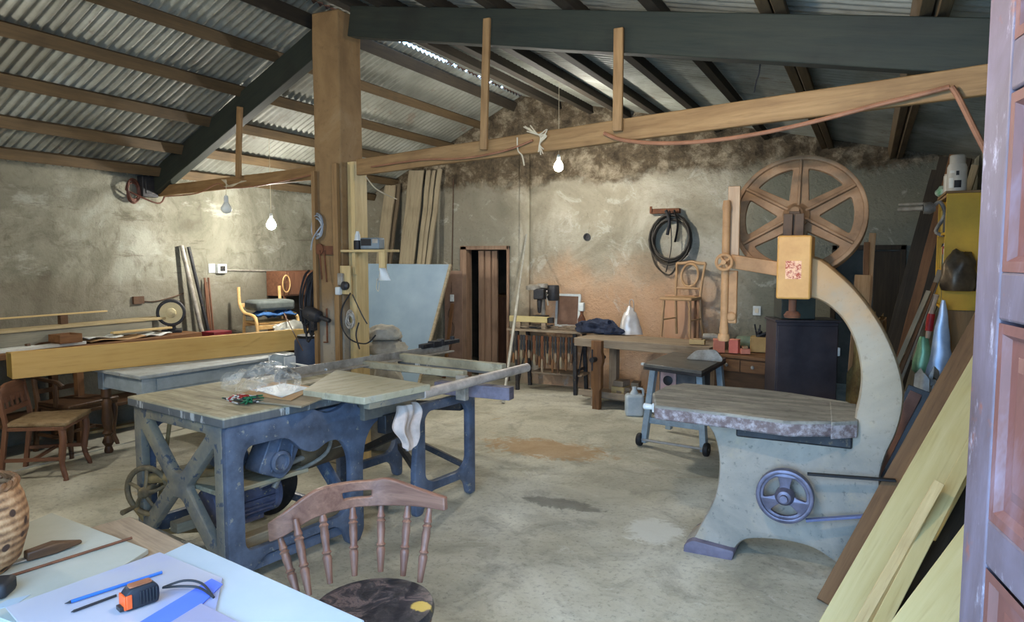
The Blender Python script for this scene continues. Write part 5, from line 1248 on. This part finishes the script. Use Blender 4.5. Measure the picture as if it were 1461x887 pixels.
MB().lathe([(.03,0),(.03,.08),(.022,.09),(.022,.3)], (vo+.1,-.18,.58), (0,1,0), 14).tube([(vo+.1,-.17,.46),(vo+.1,-.17,.7)], .01, 8).build('vice_screw', P_iron, wbx)
# desk with drawers further right
a, b_ = Zp(1012,503,wz), Zp(1098,512,wz); a.z = b_.z = 0
dk = empty('drawer_desk', 'dark brown desk with two drawers, right end of the workbench', 'desk', mtx=frame_x(a+V((.02,0,0)), b_)); L2 = (b_-a).length-.02
MB().box((0,0,wz-.03),(L2,.55,wz)).build('desk_top', W_brown('X'), dk, bev=.004)
MB().box((.02,.03,.3),(L2-.02,.52,wz-.031)).build('carcass', W_walnut('X'), dk, bev=.004)
for k in range(2):
    x0_, x1_ = .03+(L2-.06)*k/2+.005, .03+(L2-.06)*(k+1)/2-.005
    o = MB().box((x0_,.015,wz-.16),(x1_,.029,wz-.045)).build('drawer', W_brown('X'), dk, bev=.003); MB().lathe([(.008,0),(.018,.015),(.012,.028),(0,.03)], ((x0_+x1_)/2,.014,wz-.1), (0,-1,0), 14).build('knob', P_steel, o)
for x in (.03, L2-.09):
    for y in (.04,.45): MB().box((x,y,0),(x+.06,y+.06,.3)).build('leg', W_walnut('Z'), dk, bev=.003)
wzt = wz+.008
def onb(px, py, back=0.0): p = Zp(px, py, wzt); return p
# balloon back chair standing on the bench
p = Zp(955,482,wzt); bc = empty('balloon_back_chair', 'brown chair with oval open back standing up on the workbench', 'chair', (p.x+.08,p.y+.26,wzt), radians(-100))
m = W_honey
MB().prism([(.2,-.2,.43),(.2,.2,.43),(-.18,.17,.43),(-.18,-.17,.43)], (0,0,.035)).build('seat', m('Y'), bc, bev=.01)
for s in (-1,1):
    MB().lathe([(.018,0),(.02,.05),(.014,.1),(.016,.3),(.011,.43)], (.16,s*.16,.43), (.04,s*.04,-1), 10).build('leg', m('Z'), bc)
    MB().tube(smooth_poly([(-.24,s*.17,0),(-.18,s*.155,.22),(-.165,s*.155,.45),(-.19,s*.165,.65),(-.24,s*.18,.86)],4,False), .016, 8).build('back_post', m('Z'), bc)
    MB().tube([(.16,s*.165,.2),(-.18,s*.158,.2)], .009, 7).build('stretcher', m('X'), bc)
MB().tube(smooth_poly([(-.238,-.18,.855),(-.25,-.08,.86),(-.255,0,.875),(-.25,.08,.86),(-.238,.18,.855)],4,False), .02, 8).build('crest_rail', m('Y'), bc)
MB().tube([(-.175,-.16,.56),(-.175,.16,.56)], .012, 8).build('back_rail', m('Y'), bc)
MB().tube([(-.185-.05*(.72+.13*sin(a)-.56)/.3, .105*cos(a), .715+.135*sin(a)) for a in [2*pi*i/32 for i in range(32)]], .015, 8, closed=True).build('oval_back', m('Z'), bc)
# jacket and white bag
p = onb(853,476); lump('dark_jacket', 'crumpled dark blue cloth lying on the left end of the workbench', 'cloth', (p.x-.02,p.y+.08,wzt), .26,.12,.1, paint('navy_cloth', (64,72,92), (40,42,54), .9, 14, .4), 7, .5)
p = onb(866,470); lump('black_cap', 'black cap lying behind the blue cloth on the workbench', 'cap', (p.x+.1,p.y+.24,wzt+.0), .14,.1,.15, P_black, 9, .3)
p = onb(892,478); wbg = MB()
def bagw(u, v):
    th = 2*pi*u; r = .13*(1-v)**.55*(1+.15*sin(3*th+1)) + .012
    if v > .8: r *= .8
    q = V((cos(th)*r*1.05, sin(th)*r*.75, .34*v)); return q + mnoise.noise_vector(q*11)*.016*(1-.4*v)*(1 if v > .05 else 0)
wbg.grid(bagw, 28, 16)
e = empty('carrier_bag', 'white plastic carrier bag standing on the workbench behind the blue cloth', 'bag', (p.x,p.y+.16,wzt)); wbg.build('bag_body', paint('white_plastic', (222,218,212), (196,190,184), .4, 8, .4), e)
MB().tube(smooth_poly([(.01,0,.32),(.0,0,.40),(.03,0,.42),(.05,0,.38),(.05,0,.24)],4,False), .012, 8, flat=.4).build('handle', paint('white_plastic', (222,218,212)), e)
# small things on bench and desk
def small(nm, lb, cat, px, py, back, parts, z=None, rz=0, group=None):
    p = onb(px, py); e = empty(nm, lb, cat, (p.x + back*.3, p.y+back, z or wzt), rz, group=group)
    for n_, mb, mm in parts: mb.build(n_, mm, e, bev=.003)
    return e
M_salmon = paint('salmon_card', (224,140,112), (204,120,92), .7, 7)
small('wood_block', 'small pine block lying on the workbench right of the balloon back chair', 'block', 988,492,.1, [('body', MB().box((-.08,-.04,0),(.08,.04,.05)), W_pine()),('top_slip', MB().box((-.06,-.03,.0505),(.05,.03,.06)), W_honey())])
small('angle_grinder', 'angle grinder with pale housing lying near the end of the workbench', 'grinder', 1004,490,.25, [('housing', MB().lathe([(0,0),(.035,.01),(.04,.12),(.03,.16),(.03,.26),(.0,.27)], (-.14,0,.05), (1,0,0), 16), P_steel),('guard', MB().lathe([(0,0),(.06,0),(.06,.015),(0,.02)], (.1,0,.03), (0,0,1), 20), P_iron)])
small('glue_pot', 'round cream pot lying on the workbench behind the angle grinder', 'pot', 1018,480,.42, [('pot_body', MB().lathe([(0,0),(.06,0),(.075,.04),(.07,.09),(.03,.12),(0,.12)], n=20), paint('cream_pot', (214,196,160), (186,164,128), .6, 8))])
small('salmon_box', 'larger salmon cardboard box on the desk front, below the guide post', 'box', 1022,503,.05, [('box_body', MB().box((-.055,-.04,0),(.055,.05,.12)), M_salmon),('lid', MB().box((-.058,-.043,.1205),(.058,.053,.13)), M_salmon)], rz=.2)
small('salmon_box', 'small bright pink box on the desk, right of the larger salmon box', 'box', 1044,504,.05, [('box_body', MB().box((-.045,-.04,0),(.045,.04,.125)), paint('pink_card', (230,128,108), (214,110,92), .7, 6)),('lid', MB().box((-.048,-.043,.1255),(.048,.043,.135)), M_salmon)], rz=-.1)
small('wood_offcut', 'low orange offcut on the desk right of the pink box', 'offcut', 1058,505,.05, [('body', MB().box((-.04,-.04,0),(.05,.04,.05)), M_salmon),('chip', MB().box((-.02,-.03,.0505),(.03,.02,.075)), W_honey())], rz=.4)
small('bench_motor', 'small green and black electric motor on the desk behind the pink box', 'motor', 1052,500,.2, [('motor_body', MB().lathe([(0,0),(.05,0),(.06,.02),(.06,.16),(.05,.17),(0,.17)], (-.1,0,.07), (1,0,0), 20), paint('motor_green', (110,124,100), (86,98,80), .5, 8)),('end_bell', MB().lathe([(0,0),(.065,0),(.065,.05),(.03,.08),(0,.08)], (.071,0,.07), (1,0,0), 20), P_black),('foot', MB().box((-.09,-.05,0),(.06,.05,.02)), P_iron)])
pc_ = small('carton', 'open cardboard carton with dark bits in it at the right end of the desk', 'carton', 1077,503,.12, [('front', MB().box((-.09,-.07,0),(.06,-.066,.15)), paint('carton_tan', (196,158,96), (174,136,78), .7, 6)),('side', MB().box((.0605,-.07,0),(.066,.07,.15)), paint('carton_light', (222,206,166), (206,188,146), .7, 6)),('back', MB().box((-.09,.066,0),(.06,.07,.15)), paint('carton_tan', (196,158,96))),('end', MB().box((-.096,-.07,0),(-.0905,.07,.15)), paint('carton_tan', (196,158,96)))], rz=.1)
b = MB(); rnd = random.Random(8)
for k in range(9): b.tube(smooth_poly([(rnd.uniform(-.05,.04),rnd.uniform(-.04,.04),.02),(rnd.uniform(-.05,.05),rnd.uniform(-.04,.04),.13),(rnd.uniform(-.07,.08),rnd.uniform(-.05,.05),rnd.uniform(.18,.27))],4,False), rnd.uniform(.006,.016), 7)
one('iron_scraps', 'dark iron bits sticking up out of the cardboard carton', 'iron bits', b, P_iron, loc=tuple(pc_.location), kind='stuff')
# things on the lower shelf and by the bench
for k, (px, py, w, h, m, lb) in enumerate(((893,560,.17,.17,W_pine(),'pale block stack on the lower shelf of the workbench beside the vice'),(915,556,.2,.1,W_bench('X'),'flat brown block on the lower shelf left of the table saw'),(942,552,.12,.17,W_honey(),'upright orange block on the lower shelf behind the table saw'))):
    p = wI.inverted() @ Zp(px,py,.13); p = wI @ V((p.x, .3, .127))
    e = empty('timber_offcuts', lb, 'offcuts', tuple(p), radians(-12+9*k))
    MB().box((-w/2,-.1,0),(w/2,.1,h*.6)).build('block', m, e, bev=.004); MB().box((-w*.4,-.08,h*.6+.001),(w*.35,.09,h)).build('slip', W_bench('X'), e, bev=.004)
one('pink_board', 'salmon stained board leaning on the wall behind the balloon back chair', 'board', MB().box((0,0,0),(.42,.02,.5)), paint('salmon_board', (206,162,126), (190,144,108), .7, 4), loc=(Yp(945,470,8.5).x,8.6,wz*.0+.9), bev=.002)
bpy.data.objects['pink_board'].location.z = 0.0; bpy.data.objects['pink_board'].scale = (1,1,2.55)
one('stand_stick', 'thin brown stick standing upright behind the workbench', 'stick', MB().box((0,0,0),(.025,.02,1.28)), W_brown('Z'), loc=(Yp(990,450,8.45).x,8.45,0), bev=.002)
# coil on the wall with hook, hole, switch
p = Yp(930,302,YB-.01); q2 = Yp(970,302,YB-.06)
one('wall_hook', 'flat iron hook bar on the back wall carrying the hose coil', 'hook', MB().box((p.x,YB-.1,p.z-.03),(q2.x,YB-.005,p.z+.03)).box((p.x-.0,YB-.11,p.z-.02),(p.x+.03,YB-.1,p.z+.06)), P_rust, bev=.004)
c = Yp(957,341,YB-.08); b_m = P_black
coil('hose_coil', 'big coil of dark hose hanging on the back wall', 'hose coil', c, (0,-1,.05), .235, .011, 9, paint('dark_hose', (70,62,50), (48,42,36), .6, 9), sp=.05, ell=1.18, seed=2, tail=[Yp(930,360,YB-.05),Yp(937,380,YB-.05),Yp(955,392,YB-.05),Yp(968,375,YB-.05)])
one('hose_strap', 'dark strap bundle hanging inside the hose coil', 'strap', MB().tube(smooth_poly([Yp(950,300,YB-.15),Yp(955,315,YB-.16),Yp(952,335,YB-.15)],4,False),.02,8).tube(smooth_poly([Yp(962,300,YB-.15),Yp(967,320,YB-.16),Yp(963,345,YB-.15)],4,False),.03,8,flat=.4).tube(smooth_poly([Yp(955,300,YB-.15),Yp(958,350,YB-.15),Yp(950,388,YB-.08)],4,False),.006,6), P_black)
p = Yp(838,338,YB); one('wall_hole', 'round dark pipe stub in the back wall', 'pipe stub', MB().lathe([(.045,0),(.05,.02),(.035,.022),(.03,.005),(0,.004)], (p.x,YB,p.z), (0,-1,0), 20), P_iron)
p = Yp(1080,443,YB); ws = empty('wall_switch', 'white square switch plate on the back wall above the desk', 'switch', (p.x,YB-.001,p.z)); MB().box((-.045,-.012,-.055),(.045,0,.055)).build('plate', P_white, ws, bev=.003); MB().box((-.02,-.018,-.025),(.02,-.0125,.025)).build('rocker', paint('switch_cream', (214,204,176), (200,190,160), .5, 5), ws, bev=.002)
# small table saw ---------------------------------------------------
TS = [Zp(918,518,.80), Zp(1001,529,.80), Zp(1036,510,.80), Zp(965,500,.80)]
f0, f1 = Zp(917,636), Zp(1003,650)
ts = empty('table_saw', 'small table saw on a grey wheeled stand before the workbench', 'table saw', mtx=frame_x(V((f0.x,f0.y,0)), V((f1.x,f1.y,0)))); tI2 = ts.matrix_local.inverted()
Lf = (f1-f0).length; 
q = [tI2 @ v for v in TS]; q[3] = q[0] + (q[2]-q[1])
MB().prism([v - V((0,0,.03)) for v in q], (0,0,.03)).build('saw_table', paint('saw_table_grey', (112,110,104), (86,84,80), .45, 8, .4), ts, bev=.004)
MB().prism([v - V((0,0,.055)) for v in q], (0,0,.0245)).build('table_rim', P_iron, ts, bev=.003)
DY = .62
for x, s in ((0,1),(Lf,-1)):
    for y in (.03, DY):
        MB().bar((x,y + (0 if y < .1 else .02),.03),(x+s*.07,y*.9+.05,.745),.055,.07,up=(0,1,0)).build('leg', P_grey, ts, bev=.004)
MB().bar((.03,.05,.24),(Lf-.03,.05,.24),.03,.055).build('stretcher', P_grey, ts, bev=.003); MB().bar((.03,DY,.24),(Lf-.03,DY,.24),.03,.055).build('stretcher', P_grey, ts, bev=.003)
MB().tube([(-.05,.0,.06),(Lf+.05,.0,.06)], .012, 10).build('axle', P_chrome, ts)
for x in (-.03,Lf+.03): MB().lathe([(0,-.02),(.055,-.02),(.06,-.012),(.06,.012),(.055,.02),(0,.02)], (x,-.0,.06), (1,0,0), 24).build('wheel', P_black, ts)
MB().box((.1,.12,.5),(Lf-.12,DY-.1,.744)).build('motor_housing', paint('housing_grey', (96,92,88), (66,64,64), .6, 7), ts, bev=.01)
MB().box((.12,.10,.52),(Lf-.3,.118,.72)).build('front_panel', paint('panel_pink', (186,150,140), (160,124,116), .6, 8), ts, bev=.003); MB().lathe([(.04,0),(.045,.02),(.02,.03),(0,.03)], (.2,.099,.62), (0,-1,0), 18).build('knob', P_black, ts)
g0, g1 = tI2 @ Zp(963,521,.802), tI2 @ Zp(1000,505,.802)
MB().plate(fillet([(-.18,0),(.16,0),(.17,.03),(.1,.11),(-.08,.09)], .03, 4), [], .02, Matrix.Translation((g0.x+.12,.28,.802)) @ UZ, .004).build('blade_guard', P_steel, ts)
MB().bar(q[0].lerp(q[3],.1)+V((-.05,0,-.02)), q[0].lerp(q[3],.1)+V((.02,0,-.02)), .03, .02).build('fence_handle', P_white, ts, bev=.004)
# plastic jug and clutter beside the saw
p = Zp(914,586); jg = empty('plastic_jug', 'grey white plastic jug standing on the floor left of the table saw', 'jug', (p.x,p.y-.25,0), .4)
MB().box((-.1,-.08,0),(.1,.08,.24)).build('jug_body', paint('jug_white', (186,194,196), (160,170,174), .4, 6), jg, bev=.03); MB().lathe([(.05,.24),(.025,.29),(.025,.32),(0,.32)], n=16).build('jug_neck', paint('jug_white', (186,194,196)), jg); MB().tube(smooth_poly([(.03,0,.3),(.09,0,.29),(.095,0,.22)],4,False),.014,8).build('jug_handle', paint('jug_white', (186,194,196)), jg)
p = Zp(950,580); one('cardboard_box', 'orange brown open box on the floor under the table saw', 'box', MB().box((-.16,-.12,0),(.16,.12,.012)).box((-.16,-.12,.012),(-.15,.12,.16)).box((.15,-.12,.012),(.16,.12,.16)).box((-.15,-.12,.012),(.15,-.11,.16)).box((-.15,.11,.012),(.15,.12,.16)), M_salmon, loc=(p.x+.1,p.y+.35,0), rz=.1, bev=.002)
# dark cabinet ------------------------------------------------------
dkx0, dkx1 = Dp(1108,456,5.85), Dp(1197,456,5.8)
cbt = empty('dark_cabinet', 'tall plain dark cabinet standing behind the band saw table', 'cabinet', mtx=frame_x(V((dkx0.x,dkx0.y,0)), V((dkx1.x,dkx1.y,0)))); cw_ = (dkx1-dkx0).length; chh = dkx0.z
M_dk = paint('dark_violet_paint', (66,60,64), (48,42,46), .45, 4)
MB().box((0,0,.0),(cw_,.33,chh-.02)).build('body', M_dk, cbt, bev=.005); MB().box((.01,-.016,.06),(cw_-.01,-.001,chh-.05)).build('door', M_dk, cbt, bev=.003)
MB().box((-.015,-.02,chh-.0195),(cw_+.015,.34,chh)).build('top', M_dk, cbt, bev=.004); MB().box((cw_+.0005,.0,.92),(cw_+.02,.06,.99)).build('latch', P_white, cbt, bev=.004)
p = cbt.matrix_local @ V((.17,.16,chh)); gb = empty('metal_box', 'dark green metal box standing on the dark cabinet', 'metal box', (p.x,p.y,chh+.001), .4)
MB().box((-.12,-.1,0),(.16,.12,.24)).build('box_body', paint('dark_green', (56,64,56), (40,46,42), .5, 6), gb, bev=.006); MB().box((-.125,-.105,.2405),(.165,.125,.26)).build('lid', paint('dark_green', (56,64,56)), gb, bev=.004)
# offcuts leaning by the dark doorway
for k, (px0, y0, px1, y1, w, m, lb) in enumerate(((1245,332,1236,470,.06,W_honey(),'tall orange batten leaning at the dark doorway behind the band saw neck'),(1237,345,1232,470,.05,W_brown(),'brown batten beside the tall orange batten at the dark doorway'),(1231,392,1226,470,.14,W_honey(),'short broad orange board leaning beside the tall orange batten'))):
    prop('leaning_batten', lb, 'batten' if k < 2 else 'board', px0, y0, px1, y1, 7.6-.09*k, 7.4-.09*k, w, .02, m)
# sacks of bits between cabinet and neck
p = Zp(1207,560,.0); lump('cloth_bundle', 'yellowish bundle of cloth on the floor beside the dark cabinet', 'bundle', (.02,6.55,0), .17,.2,.75, paint('yellow_cloth', (170,146,92), (110,74,48), .9, 6, .4), 12, .35)
# ================================================================ right side
CAMP = V((0,0,EYE))
def lboard(nm, lb, cat, px0, y0, Y0, px1, y1, Y1, w, t_, m, run=True, ext=.5, **k):
    p, q = Yp(px0,y0,Y0), Yp(px1,y1,Y1); d = (q-p).normalized()
    if run: p = p - d*((p.z-.012)/d.z)
    q = q + d*ext
    lim = XR - .03 - w*.5
    if q.x > lim: q = q - d*((q.x-lim)/d.x)
    return plank(nm, lb, cat, p, q, w, t_, k.get('face', CAMP-(p+q)/2), m, warp=k.get('warp',0))
bz0 = Zp(1183,868); 
lboard('brown_beam', 'heavy brown beam leaning against the right wall, behind the wide yellow board', 'beam', 1183,868,bz0.y, 1386,498,4.5, .14,.07, wood('brown_beam', (104,76,50), (132,98,64), 'X', .8, (66,48,34), .4), ext=1.2)
lboard('yellow_board', 'wide yellow board leaning against the right wall in front of the brown beam', 'board', 1220,887,3.36, 1386,590,4.12, .24,.025, W_yellow(), ext=1.2)
lboard('yellow_strip', 'shorter yellow strip with split end lying on the wide yellow board', 'strip', 1228,887,3.26, 1341,687,3.62, .045,.02, W_pine(), ext=.0)
lboard('yellow_strip', 'long pale yellow strip leaning at the lower edge of the wide yellow board', 'strip', 1258,887,3.18, 1386,640,3.9, .06,.022, W_yellow(), ext=1.0)
lboard('dark_board', 'dark grey rough board leaning behind the long yellow strip', 'board', 1290,887,3.3, 1386,700,3.95, .14,.025, W_dark(), ext=.9)
lboard('yellow_board', 'lowest yellow board beside the entrance door leaf', 'board', 1314,912,2.75, 1399,795,3.0, .2,.025, W_yellow(), ext=.7)
lboard('pink_edged_board', 'rosy narrow board leaning between band saw and brown beam', 'board', 1252,668,4.9, 1302,570,5.0, .07,.025, paint('rosy_edge', (160,124,112), (126,96,86), .7, 6), ext=.05)
lboard('glass_sheet', 'dark glossy sheet leaning behind the rosy board', 'sheet', 1272,655,5.0, 1312,566,5.1, .17,.015, paint('dark_pane', (66,64,62), (48,46,44), .25, 5), ext=.05)
# dark planks leaning in the back corner
for k, (a, b_, c, d, w, m, lb) in enumerate(((1336,222,1262,520,.09,W_dark(),'leftmost dark plank leaning in the right back corner'),(1349,203,1280,480,.11,W_dark(),'second dark plank from the left in the right back corner'),(1362,200,1296,470,.09,W_brown(),'third dark brown plank leaning in the right back corner'),(1378,205,1310,470,.1,W_dark(),'fourth dark plank in the right back corner, behind the yellow bookcase'),(1392,192,1330,440,.06,W_grey(),'pale thin plank at the right end of the back corner planks'))):
    lboard('corner_plank', lb, 'plank', c, d, 7.86-.03*k, a, b_+(40 if k == 4 else 20), 8.2-.04*k, w, .035, m, ext=.0, face=(-.3,-1,.1), warp=.004)
for k, (a, b_, c, d, w, m, lb) in enumerate(((1318,430,1262,560,.035,W_grey(),'pale thin stick leaning right of the band saw neck, frontmost'),(1328,418,1278,545,.03,W_brown(),'brown stick leaning behind the pale stick beside the band saw neck'),(1336,400,1292,520,.04,W_bench(),'wider tan lath leaning below the yellow bookcase'))):
    lboard('leaning_stick', lb, 'stick', c, d, 6.2+.08*k, a, b_, 6.5+.08*k, w, .02, m, ext=.1, face=(-.3,-1,.1))
# yellow bookcase ----------------------------------------------------
ky = 6.75
k0, k1 = Yp(1351,276,ky), Yp(1393,276,ky); KW = XR-.01-k0.x; kz1 = k0.z; KH = .95
kb = empty('yellow_bookcase', 'yellow wall bookcase on the right wall, stuffed with cans', 'bookcase', (k0.x,ky,kz1-KH))
M_yl = paint('bookcase_yellow', (224,176,44), (206,156,34), .5, 4)
MB().box((0,0,0),(KW,.022,KH)).build('side_panel', M_yl, kb, bev=.002); MB().box((0,.74,0),(KW,.762,KH)).build('side_panel', M_yl, kb, bev=.002)
for k, z in enumerate((0,.31,.62,KH-.02)): MB().box((0.004,.0225,z),(KW-.012,.7395,z+.02)).build('shelf', M_yl if k < 3 else W_honey('Y'), kb, bev=.002)
MB().box((KW-.01,.0225,0),(KW,.7395,KH)).build('back_panel', W_honey('Z'), kb)
MB().box((-.01,-.012,KH+.0005),(KW,.77,KH+.02)).build('top_board', W_tie('X'), kb, bev=.002)
rnd = random.Random(3); cols = [(210,210,205),(70,74,70),(150,60,40),(180,150,60),(90,110,90)]
n = 0
for sz in (.022,.332,.642):
    for j in range(5):
        yy = .09+.14*j; n += 1; r_ = rnd.uniform(.035,.05); h_ = rnd.uniform(.12,.22)
        e = empty('paint_can', 'small can standing inside the yellow bookcase', 'can', (k0.x+.06,ky+yy,kz1-KH+sz), group='cans in the yellow bookcase')
        cc_ = rnd.choice(cols); MB().lathe([(0,0),(r_,0),(r_,h_),(0,h_)], n=14).build('can_body', paint('can_%d_%d_%d' % cc_, cc_, None, .4, 6), e); MB().lathe([(0,h_+.0004),(r_*.8,h_+.0004),(r_*.6,h_+.03),(0,h_+.03)], n=12).build('cap', P_white if j % 2 else P_black, e)
p = Yp(1364,272,ky+.15); e = empty('aerosol_can', 'big pale aerosol can with label standing on top of the yellow bookcase', 'can', (p.x,ky+.13,kz1+.021))
MB().lathe([(0,0),(.07,0),(.072,.006),(.072,.2),(.062,.225),(0,.225)], n=24).build('can_body', paint('can_grey', (196,192,180), (170,166,154), .4, 5), e); MB().lathe([(0,.2255),(.058,.2255),(.058,.29),(.05,.3),(0,.3)], n=24).build('cap', paint('cap_grey', (176,172,158), (156,152,140), .5, 5), e)
b = MB(); 
def lab(a0, a1, z0, z1):
    n_ = 8
    for i in range(n_):
        t0, t1 = a0+(a1-a0)*i/n_, a0+(a1-a0)*(i+1)/n_; R_ = .0728
        b.add([(R_*cos(t0),R_*sin(t0),z0),(R_*cos(t1),R_*sin(t1),z0),(R_*cos(t1),R_*sin(t1),z1),(R_*cos(t0),R_*sin(t0),z1)],[(0,1,2,3)])
lab(-1.9,-1.2,.03,.09); lab(-1.75,-1.45,.13,.165); b.build('label_mark', P_black, e)
b = MB(); lab(-2.5,-2.0,.03,.11); lab(-2.4,-1.9,.15,.17); b.build('label_patch', P_white, e)
p = Yp(1351,262,ky+.4); e = empty('glue_tin', 'smaller pale tin standing behind the aerosol can on the bookcase', 'tin', (p.x+.03,ky+.42,kz1+.021)); MB().lathe([(0,0),(.055,0),(.055,.16),(0,.16)], n=18).build('tin_body', paint('can_grey', (196,192,180)), e); MB().lathe([(0,.1605),(.05,.1605),(.05,.175),(0,.175)], n=18).build('lid', P_steel, e)
p = Yp(1338,282,ky+.3); lump('green_packet', 'green and white packet lying at the left edge of the bookcase top', 'packet', (p.x+.075,ky+.62,kz1+.021), .07,.08,.06, paint('packet_green', (60,140,84), (190,200,190), .5, 14), 5, .2)
b = MB(); p = Yp(1282,299,7.3); q = Yp(1318,297,7.2); b.tube([p,q],.022,12).tube([p+V((0,0,.045)),q+V((0,0,.04))],.012,8).lathe([(0,0),(.05,0),(.055,.05),(.03,.09),(0,.09)], q, (1,0,0), 14)
b.tube(smooth_poly([q+V((.06,0,0)),q+V((.12,.0,.05)),q+V((.16,0,-.06)),q+V((.1,0,-.2)),q+V((.16,0,-.24))],5,False),.016,8)
one('pipe_clamp', 'bright steel pipe clamp sticking out left of the yellow bookcase', 'clamp', b, P_steel)
lump('brown_bag', 'dark brown plastic bag hanging on the front of the yellow bookcase', 'bag', (Yp(1367,415,ky-.1).x,ky-.085,Yp(1367,415,ky-.1).z), .13,.07,.2, paint('bag_brown', (110,94,72), (72,60,48), .35, 7, .5), 6, .2)
p0, p1 = Yp(1347,420,ky+.05), Yp(1394,420,ky+.05)
one('plywood_sheet', 'brown plywood sheet standing below the yellow bookcase', 'sheet', MB().box((0,0,0),(XR-.02-p0.x,.02,p0.z)), wood('ply_brown', (140,110,74), (164,132,92), 'Z', .8, (104,80,54)), loc=(p0.x,ky+.05,0), bev=.002)
def hang(nm, lb, cat, top, w0, w1, h, m, seed=0, dpt=.06):
    b = MB(); top = V(top)
    def f(u, v):
        th = 2*pi*u; r = w0 + (w1-w0)*v**.8; r *= (1-max(0,v-.9)*8) if v > .9 else 1
        q = V((cos(th)*r, sin(th)*r*.6, -h*v)); return top + q + mnoise.noise_vector(q*9+V((seed,0,0)))*.025*v
    b.grid(f, 26, 16); return one(nm, lb, cat, b, m)
hang('plastic_bag', 'pale blue plastic bag hanging right of the band saw below the bookcase', 'bag', Yp(1346,428,ky-.2), .012,.105,.68, paint('bag_blue', (196,212,232), (160,184,216), .35, 7, .4), 1)
hang('plastic_bag', 'green plastic bag hanging left of the pale blue bag', 'bag', Yp(1318,480,ky-.05), .03,.085,.32, paint('bag_green', (150,196,158), (110,164,122), .35, 7, .4), 2)
hang('plastic_bag', 'beige plastic bag squeezed behind the green bag', 'bag', Yp(1312,455,ky+.15), .03,.1,.36, paint('bag_beige', (180,164,136), (144,128,102), .5, 7, .4), 3)
e = empty('paint_roller', 'tool with red grip and pale handle hanging below the bookcase', 'tool', tuple(Yp(1330,430,ky-.12)))
MB().tube([(.02,0,.06),(.0,0,-.05),(-.02,0,-.3)],[.03,.022,.018],10).build('handle', paint('tool_cream', (206,180,152), (180,150,124), .6, 8), e); MB().tube([(-.003,0,-.1),(-.014,0,-.24)],[.03,.03],10).build('grip', paint('tool_red', (196,44,40), (160,34,32), .5, 6), e)
lump('white_litter', 'white crumpled plastic on the floor pile below the pale blue bag', 'plastic', (Yp(1325,560,6.2).x,6.25,.0), .14,.12,.5, paint('litter_white', (170,172,170), (120,120,116), .5, 8, .5), 8, .4)
# ================================================================ wires on the beams
yy = lambda px, o=.04: tie_y(px) - o
W = lambda px, py, o=.05: Yp(px, py, yy(px, o))
one('orange_hose', 'orange hose sagging below the long tie beam on the right', 'hose', MB().tube(smooth_poly([W(862,190),W(885,199),W(930,204),W(985,203),W(1050,196),W(1120,183),W(1190,166),W(1250,150),W(1300,138),W(1355,124)],5,False), .011, 8), P_orange)
one('orange_hose', 'short orange hose hanging from the right end of the tie beam', 'hose', MB().tube(smooth_poly([W(1358,124),W(1368,140),W(1382,168),W(1398,200),W(1412,226)],5,False), .012, 8), P_orange)
rnd = random.Random(9); b = MB()
for k in range(6):
    b.tube(smooth_poly([W(750+rnd.uniform(-4,8),184+rnd.uniform(-6,4)),W(768,192,.06),W(775+rnd.uniform(-6,10),190+rnd.uniform(-8,8),.08),W(770,205,.07),W(772+rnd.uniform(-4,14),216+rnd.uniform(-4,6),.06)],5,False), .004, 6)
one('wire_knot', 'knot of pale wires tied round the long tie beam', 'wires', b, P_wire)
one('loose_wire', 'short pale wire end dangling left of the wire knot', 'wire', MB().tube(smooth_poly([W(738,196),W(739,214),W(745,222),W(748,236)],5,False), .005, 6), P_wire)
one('beam_cable', 'brown cable stapled along the lower edge of the long tie beam', 'cable', MB().tube(smooth_poly([W(530,238),W(600,228),W(660,226),W(720,215),W(760,200)],5,False), .007, 6), P_orange)
Lb = lambda px, py: Xp(226,273,-6.95).lerp(Yp(458,246,4.62), (px-226)/232)
def W2(px, py):
    return Yp(px, py, 4.62 + (4.93-4.62)*(458-px)/232 - .05)
one('beam_cable', 'pale pink cable along the short tie beam left of the pillar', 'cable', MB().tube(smooth_poly([W2(236,280),W2(280,276),W2(310,262),W2(322,268),W2(360,266),W2(410,257),W2(455,247)],5,False), .007, 6), P_orange)
b = MB()
for k in range(4): b.tube(smooth_poly([W2(316+2*k,256),W2(323,262+k),W2(330-3*k,266),W2(345+2*k,258)],5,False), .004, 6)
one('wire_knot', 'small knot of wires above the unlit bulb on the short tie beam', 'wires', b, P_wire)
one('loose_wire', 'pale wire hanging slack right of the pillar below the tie beam', 'wire', MB().tube(smooth_poly([Yp(522,252,4.4),Yp(535,268,4.5),Yp(552,278,4.6),Yp(566,284,4.8)],5,False), .005, 6), P_wire)
pw = Yp(1085,88,3.95); one('loose_wire', 'thin dark wire hanging from the heavy roof beam on the right', 'wire', MB().tube(smooth_poly([pw,Yp(1083,104,3.95),Yp(1079,116,3.95),Yp(1076,132,3.95)],5,False), .004, 6), P_black)
# added unseen bulb inside the entrance, warm fill for the right side
pE = V((-.95,2.0,2.68)); bulb('hanging_bulb', 'added unseen warm fill bulb hanging inside the entrance', pE, M_fillw, (pE.x, pE.y, roofR(pE.x)-.02), .05)
vs = scn.view_settings
scn.display_settings.display_device = 'sRGB'
vs.view_transform = 'Standard'; vs.look = 'None'; vs.gamma = 1; vs.use_curve_mapping = False
vs.exposure = 0.8
scn.cycles.max_bounces = 8; scn.cycles.diffuse_bounces = 5; scn.cycles.transparent_max_bounces = 12
scn.cycles.use_denoising = True
scn.cycles.sample_clamp_indirect = 8
